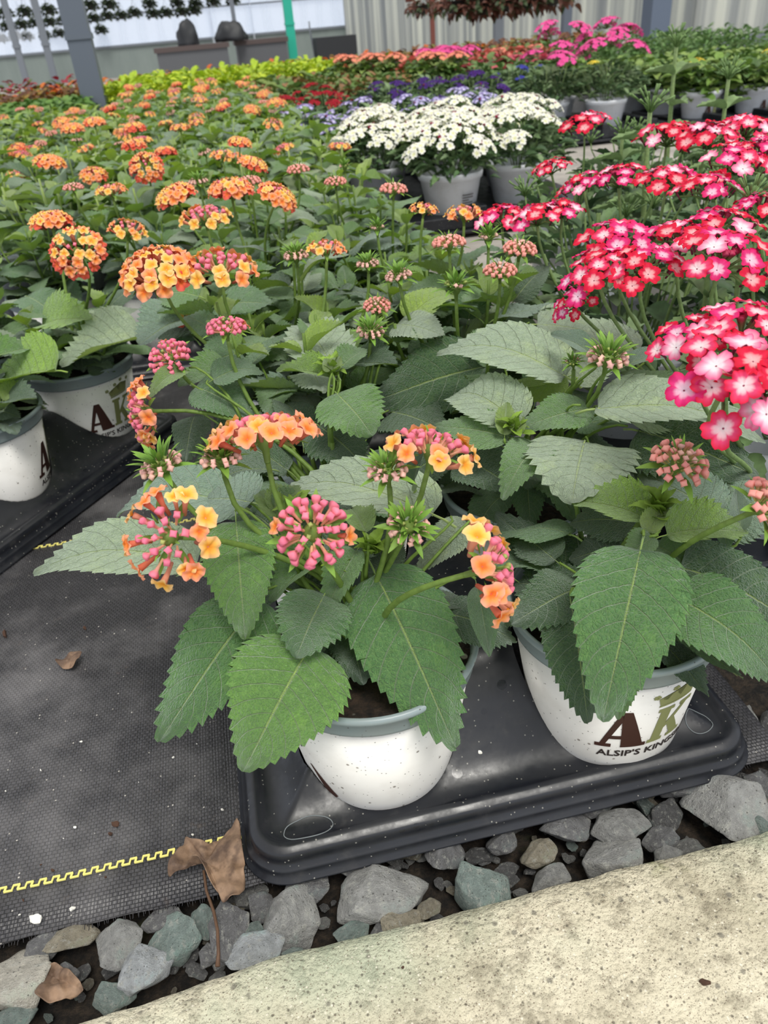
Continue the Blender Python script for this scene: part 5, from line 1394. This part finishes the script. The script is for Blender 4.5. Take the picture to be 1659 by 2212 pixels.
# ------------------------------------------------------------------ stones, dead leaves and crumbs
def stone_mesh(seed, n=16, ax=(1, .8, .62)):
    q = random.Random(seed); bm = bmesh.new()
    for i in range(n):
        v = Vector((q.gauss(0, 1), q.gauss(0, 1), q.gauss(0, 1))).normalized()*q.uniform(.82, 1.08)
        bm.verts.new((v.x*ax[0], v.y*ax[1], v.z*ax[2]))
    r = bmesh.ops.convex_hull(bm, input=bm.verts[:])
    bmesh.ops.delete(bm, geom=list({e for e in r['geom_interior'] if isinstance(e, bmesh.types.BMVert)}), context='VERTS')
    bmesh.ops.dissolve_limit(bm, angle_limit=.22, verts=bm.verts[:], edges=bm.edges[:])
    bmesh.ops.bevel(bm, geom=bm.edges[:], offset=.07, segments=2, profile=.6, affect='EDGES', clamp_overlap=True)
    bmesh.ops.triangulate(bm, faces=bm.faces[:])
    for _ in range(3):
        long_ = [e for e in bm.edges if e.calc_length() > .20]
        if long_: bmesh.ops.subdivide_edges(bm, edges=long_, cuts=1, use_grid_fill=False); bmesh.ops.triangulate(bm, faces=bm.faces[:])
    for v in bm.verts: v.co += v.co.normalized()*(.07*noise.noise(v.co*2.2+Vector((seed, 0, 0)))+.028*noise.noise(v.co*7+Vector((seed, 3, 0))))
    me = bpy.data.meshes.new('stone'); bm.to_mesh(me); bm.free(); me.materials.append(M_STONE)
    for p in me.polygons: p.use_smooth = True
    return me
STN = [stone_mesh(i, 12+i % 6) for i in range(12)]
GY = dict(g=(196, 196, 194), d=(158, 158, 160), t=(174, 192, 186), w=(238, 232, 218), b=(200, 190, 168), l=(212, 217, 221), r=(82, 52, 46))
STONES = [ # px centre, px size, squash, colour, variant, spin, label
 (30, 2125, 180, 150, 'w', 0, 'large cream-white stone at the lower left edge'), (250, 2045, 122, 105, 'g', 1, 'rounded grey stone left of the two pale green ones'),
 (375, 2030, 125, 96, 't', 2, 'pale green-grey stone with a pointed top near the kerb'), (305, 2097, 142, 96, 'l', 3, 'pale grey block-like stone in front of the green-grey one'),
 (240, 2152, 105, 58, 't', 4, 'small flat green stone touching the kerb'), (150, 2030, 125, 62, 'b', 5, 'beige flat stone just below the cloth edge'),
 (95, 2045, 80, 60, 'd', 6, 'dull grey stone left of the beige one'), (497, 2010, 92, 130, 'd', 7, 'tall dark grey stone below the dead leaf'),
 (435, 1990, 52, 72, 't', 8, 'small teal-brown stone left of the dead leaf stem'), (552, 2065, 135, 84, 'l', 9, 'pale blue-grey wedge stone against the kerb'),
 (632, 2000, 150, 135, 'g', 10, 'large grey stone with a flat slanting face'), (545, 2015, 50, 45, 't', 11, 'little dark teal stone between two grey ones'),
 (635, 2062, 56, 36, 't', 0, 'dark teal chip at the kerb edge'), (755, 2022, 92, 50, 't', 1, 'low green-grey stone at the kerb'), (830, 2012, 70, 50, 'd', 2, 'small dark stone beside the low green-grey one'),
 (815, 1935, 225, 115, 'g', 3, 'long flat slate grey stone under the tray edge'), (1030, 1922, 140, 108, 't', 4, 'blue-green stone with pale face near the kerb'),
 (960, 1845, 90, 80, 'd', 5, 'dark grey stone under the tray'), (665, 1915, 95, 80, 'd', 6, 'dark stone under the tray corner'), (868, 1990, 100, 60, 'b', 7, 'beige-brown stone in front of the long flat one'),
 (1160, 1845, 85, 62, 'b', 8, 'small tan-grey stone in the dark soil'), (1225, 1795, 115, 80, 'd', 9, 'dark grey stone below the middle of the tray'),
 (1195, 1905, 100, 62, 'g', 10, 'grey stone right of the blue-green one'), (1340, 1785, 130, 82, 'g', 11, 'grey stone just under the right tray edge'), (1322, 1852, 138, 104, 'g', 0, 'grey stone with pale ridge next to the kerb'),
 (1565, 1752, 190, 150, 'g', 1, 'largest grey stone at the right, below the tray corner'), (1425, 1812, 80, 56, 'd', 2, 'small dark stone left of the largest one'), (1440, 1850, 70, 46, 'g', 3, 'little grey stone at the kerb below the largest one'),
 (1650, 1790, 70, 70, 't', 4, 'green-grey stone at the right edge'), (22, 2205, 110, 55, 't', 5, 'teal stone cut by the lower left corner'), (868, 1905, 46, 34, 'r', 6, 'small dark red stone among the grey ones'),
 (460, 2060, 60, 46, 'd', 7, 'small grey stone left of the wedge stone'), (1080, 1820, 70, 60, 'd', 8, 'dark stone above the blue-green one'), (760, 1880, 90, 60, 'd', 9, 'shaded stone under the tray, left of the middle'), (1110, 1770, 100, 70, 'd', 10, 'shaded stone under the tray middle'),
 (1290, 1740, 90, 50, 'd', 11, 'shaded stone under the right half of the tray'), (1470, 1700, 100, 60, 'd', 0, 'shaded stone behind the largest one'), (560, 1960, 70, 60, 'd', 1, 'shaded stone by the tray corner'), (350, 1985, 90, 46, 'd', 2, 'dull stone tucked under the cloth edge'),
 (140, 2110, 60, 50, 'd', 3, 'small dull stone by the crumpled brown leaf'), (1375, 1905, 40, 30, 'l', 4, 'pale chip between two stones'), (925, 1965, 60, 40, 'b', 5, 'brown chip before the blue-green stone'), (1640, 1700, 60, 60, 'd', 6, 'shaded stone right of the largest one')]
rq = random.Random(4)
for (x, y, w, h, c, v, lab) in STONES:
    z0 = -.012; p = px(x, y, z0); d = depth(p); W_ = w*d/FPX/2; Hh_ = h*d/FPX/2*1.12
    m = STN[v]; o = mk('stone', m, None, p); bx_ = [vv.co for vv in m.vertices]
    ex = max(abs(q.x) for q in bx_); ey = max(abs(q.y) for q in bx_)
    zz = min(Hh_, W_)*.95/.75
    o.scale = (W_/ex*1.03, Hh_/ey*1.05, min(zz*1.0, .030/.62)); o.rotation_euler = (rq.uniform(-.25, .25), rq.uniform(-.2, .2), rq.uniform(-.2, .2)+.0)
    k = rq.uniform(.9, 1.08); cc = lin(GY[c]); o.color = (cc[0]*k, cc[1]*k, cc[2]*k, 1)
    tag(o, lab, 'stone', 'crushed stones by the kerb')
used_ = [(px(s[0], s[1], -.012), s[2]*.5/FPX*.7) for s in STONES]
for i in range(290):
    x = rq.uniform(-.32, .52); y = rq.uniform(.315, .41)+(.02 if x > .36 else 0)
    s = rq.uniform(.012, .023) if i < 110 else rq.uniform(.006, .013)
    if any((x-p.x)**2+(y-p.y)**2 < (r_*.75+s*.4)**2 for p, r_ in used_): s *= .45
    if x < -.09 and y > .365: continue
    o = mk('stone', STN[rq.randrange(12)], None, (x, y, -.028+s*.3)); o.scale = (s*rq.uniform(.8, 1.3), s, s*.8); o.rotation_euler = (rq.uniform(-.5, .5), rq.uniform(-.5, .5), rq.uniform(0, 6))
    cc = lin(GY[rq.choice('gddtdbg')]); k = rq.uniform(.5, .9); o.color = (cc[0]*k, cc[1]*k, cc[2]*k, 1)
    tag(o, 'small dark chip of crushed stone in the dirt between the larger stones', 'stone', 'small stone chips in the dirt')
# a curled brown leaf, half under the tray corner, with its stalk
def dead_leaf(name, out, org, label, h=.012, seed=0):
    rr_ = random.Random(seed); o2 = []
    for i in range(len(out)):
        a, b = out[i], out[(i+1) % len(out)]
        for t in (0, .33, .67):
            j = 0 if t == 0 else .0009
            o2.append((a[0]+(b[0]-a[0])*t+rr_.uniform(-j, j), a[1]+(b[1]-a[1])*t+rr_.uniform(-j, j)))
    out = o2; q = Vector(org); bm = bmesh.new(); N = len(out); K = 12; c = bm.verts.new((0, 0, .004)); rings = []
    for k in range(1, K+1):
        t = k/K; rg = []
        for i, (x, y) in enumerate(out):
            rr = t; X = x*rr; Y = y*rr
            z = .004+h*(t**1.5)*(.45+1.1*noise.noise((X*75+seed, Y*75, 0)))+.0035*math.sin(i*.45+seed)*t+.0016*noise.noise((X*260, Y*260, seed))-.0035*abs(math.sin(math.atan2(Y, X)*2.5+seed))*t
            rg.append(bm.verts.new((X, Y, z)))
        rings.append(rg)
    for i in range(N): bm.faces.new((c, rings[0][i], rings[0][(i+1) % N]))
    for k in range(K-1):
        for i in range(N): bm.faces.new((rings[k][i], rings[k+1][i], rings[k+1][(i+1) % N], rings[k][(i+1) % N]))
    me = bpy.data.meshes.new(name); bm.to_mesh(me); bm.free(); me.materials.append(M_DRY)
    for p in me.polygons: p.use_smooth = True
    o = mk(name, me, None, q); s = o.modifiers.new('s', 'SUBSURF'); s.levels = s.render_levels = 1
    s = o.modifiers.new('t', 'SOLIDIFY'); s.thickness = .0006
    return tag(o, label, 'dead leaf')
oc = px(448, 1868, .004)
outl = [(px(x, y, .006)-oc) for x, y in ((362, 1893), (395, 1880), (420, 1872), (440, 1876), (452, 1898), (470, 1930), (480, 1950), (500, 1954), (522, 1945), (530, 1925), (529, 1890), (527, 1855), (522, 1790), (512, 1782), (490, 1795), (468, 1818), (450, 1830), (425, 1825), (402, 1812), (396, 1830), (385, 1848), (370, 1870))]
dl = dead_leaf('dead_leaf', [(p.x, p.y) for p in outl], oc, 'curled brown dead leaf with a long stalk, caught under the tray corner on the cloth', .013, 4)
pts = [px(x, y, z)-oc for x, y, z in ((440, 1880, .010), (446, 1925, .004), (462, 1970, .006), (470, 2010, .010), (472, 2060, .004), (470, 2088, .002))]
tube(pts, [.0011, .0012, .0012, .0012, .0013, .0018], 6, lin((104, 78, 60))).obj('stalk', M_GREEN, dl)
oc = px(125, 2120, -.008); outl = [(px(x, y, -.008)-oc) for x, y in ((85, 2165), (90, 2120), (100, 2095), (125, 2090), (150, 2105), (180, 2130), (188, 2150), (160, 2158), (140, 2170), (110, 2180))]
dead_leaf('dead_leaf', [(p.x, p.y) for p in outl], oc, 'crumpled dark brown leaf scrap beside the cream-white stone', .014, 9)
oc = px(152, 1432, .001); outl = [(px(x, y, .001)-oc) for x, y in ((122, 1438), (135, 1425), (148, 1412), (165, 1415), (182, 1418), (176, 1435), (160, 1450), (140, 1446))]
dead_leaf('dead_leaf', [(p.x, p.y) for p in outl], oc, 'small brown leaf fragment lying alone on the black cloth', .007, 2)
def speck(x, y, s, mat, name, label, cat, group=None, z=0.0, seed=0):
    o = mk(name, STN[seed % 12].copy(), None, px(x, y, z)); o.data.materials.clear(); o.data.materials.append(mat)
    d = depth(o.location); k = s*d/FPX/2; o.scale = (k, k*.9, k*.8); o.rotation_euler = (seed, seed*2, seed*3); return tag(o, label, cat, group)
for i, (x, y, s) in enumerate(((175, 1602, 9), (374, 1636, 8), (480, 1749, 9), (162, 1787, 9), (416, 1803, 10), (137, 1811, 5), (42, 1976, 9), (12, 1709, 6), (88, 1664, 7), (425, 1607, 4), (300, 1690, 4), (175, 1664, 4))):
    speck(x, y, s, M_PERL, 'perlite_grain', 'tiny white perlite grain on the black cloth', 'grain', 'perlite grains on the cloth', .001, i)
speck(78, 1985, 34, M_PERL, 'perlite_lump', 'broken white lump near the cut edge of the cloth', 'lump', None, .003, 3); speck(156, 1963, 22, M_PERL, 'perlite_lump', 'small white flake right of the broken lump', 'flake', None, .001, 6)
for i, (x, y, s) in enumerate(((250, 1780, 22), (238, 1801, 16), (114, 1880, 14), (88, 1868, 9), (228, 1895, 9), (50, 1945, 9), (182, 1357, 12), (12, 1370, 22))):
    speck(x, y, s, M_CRUMB, 'peat_crumb', 'dark brown crumb of peat on the black cloth', 'crumb', 'peat crumbs on the cloth', .001, i+3)
speck(1522, 2122, 30, M_CRUMB, 'peat_crumb', 'reddish brown crumb on the concrete kerb', 'crumb', None, .010, 5); speck(870, 2090, 12, M_CRUMB, 'peat_crumb', 'tiny dark crumb on the kerb below the grey stones', 'crumb', None, .010, 7)
speck(1037, 1625, 14, M_PERL, 'seed_scrap', 'pale scrap stuck on the tray between the two front pots', 'scrap', None, .088, 2)
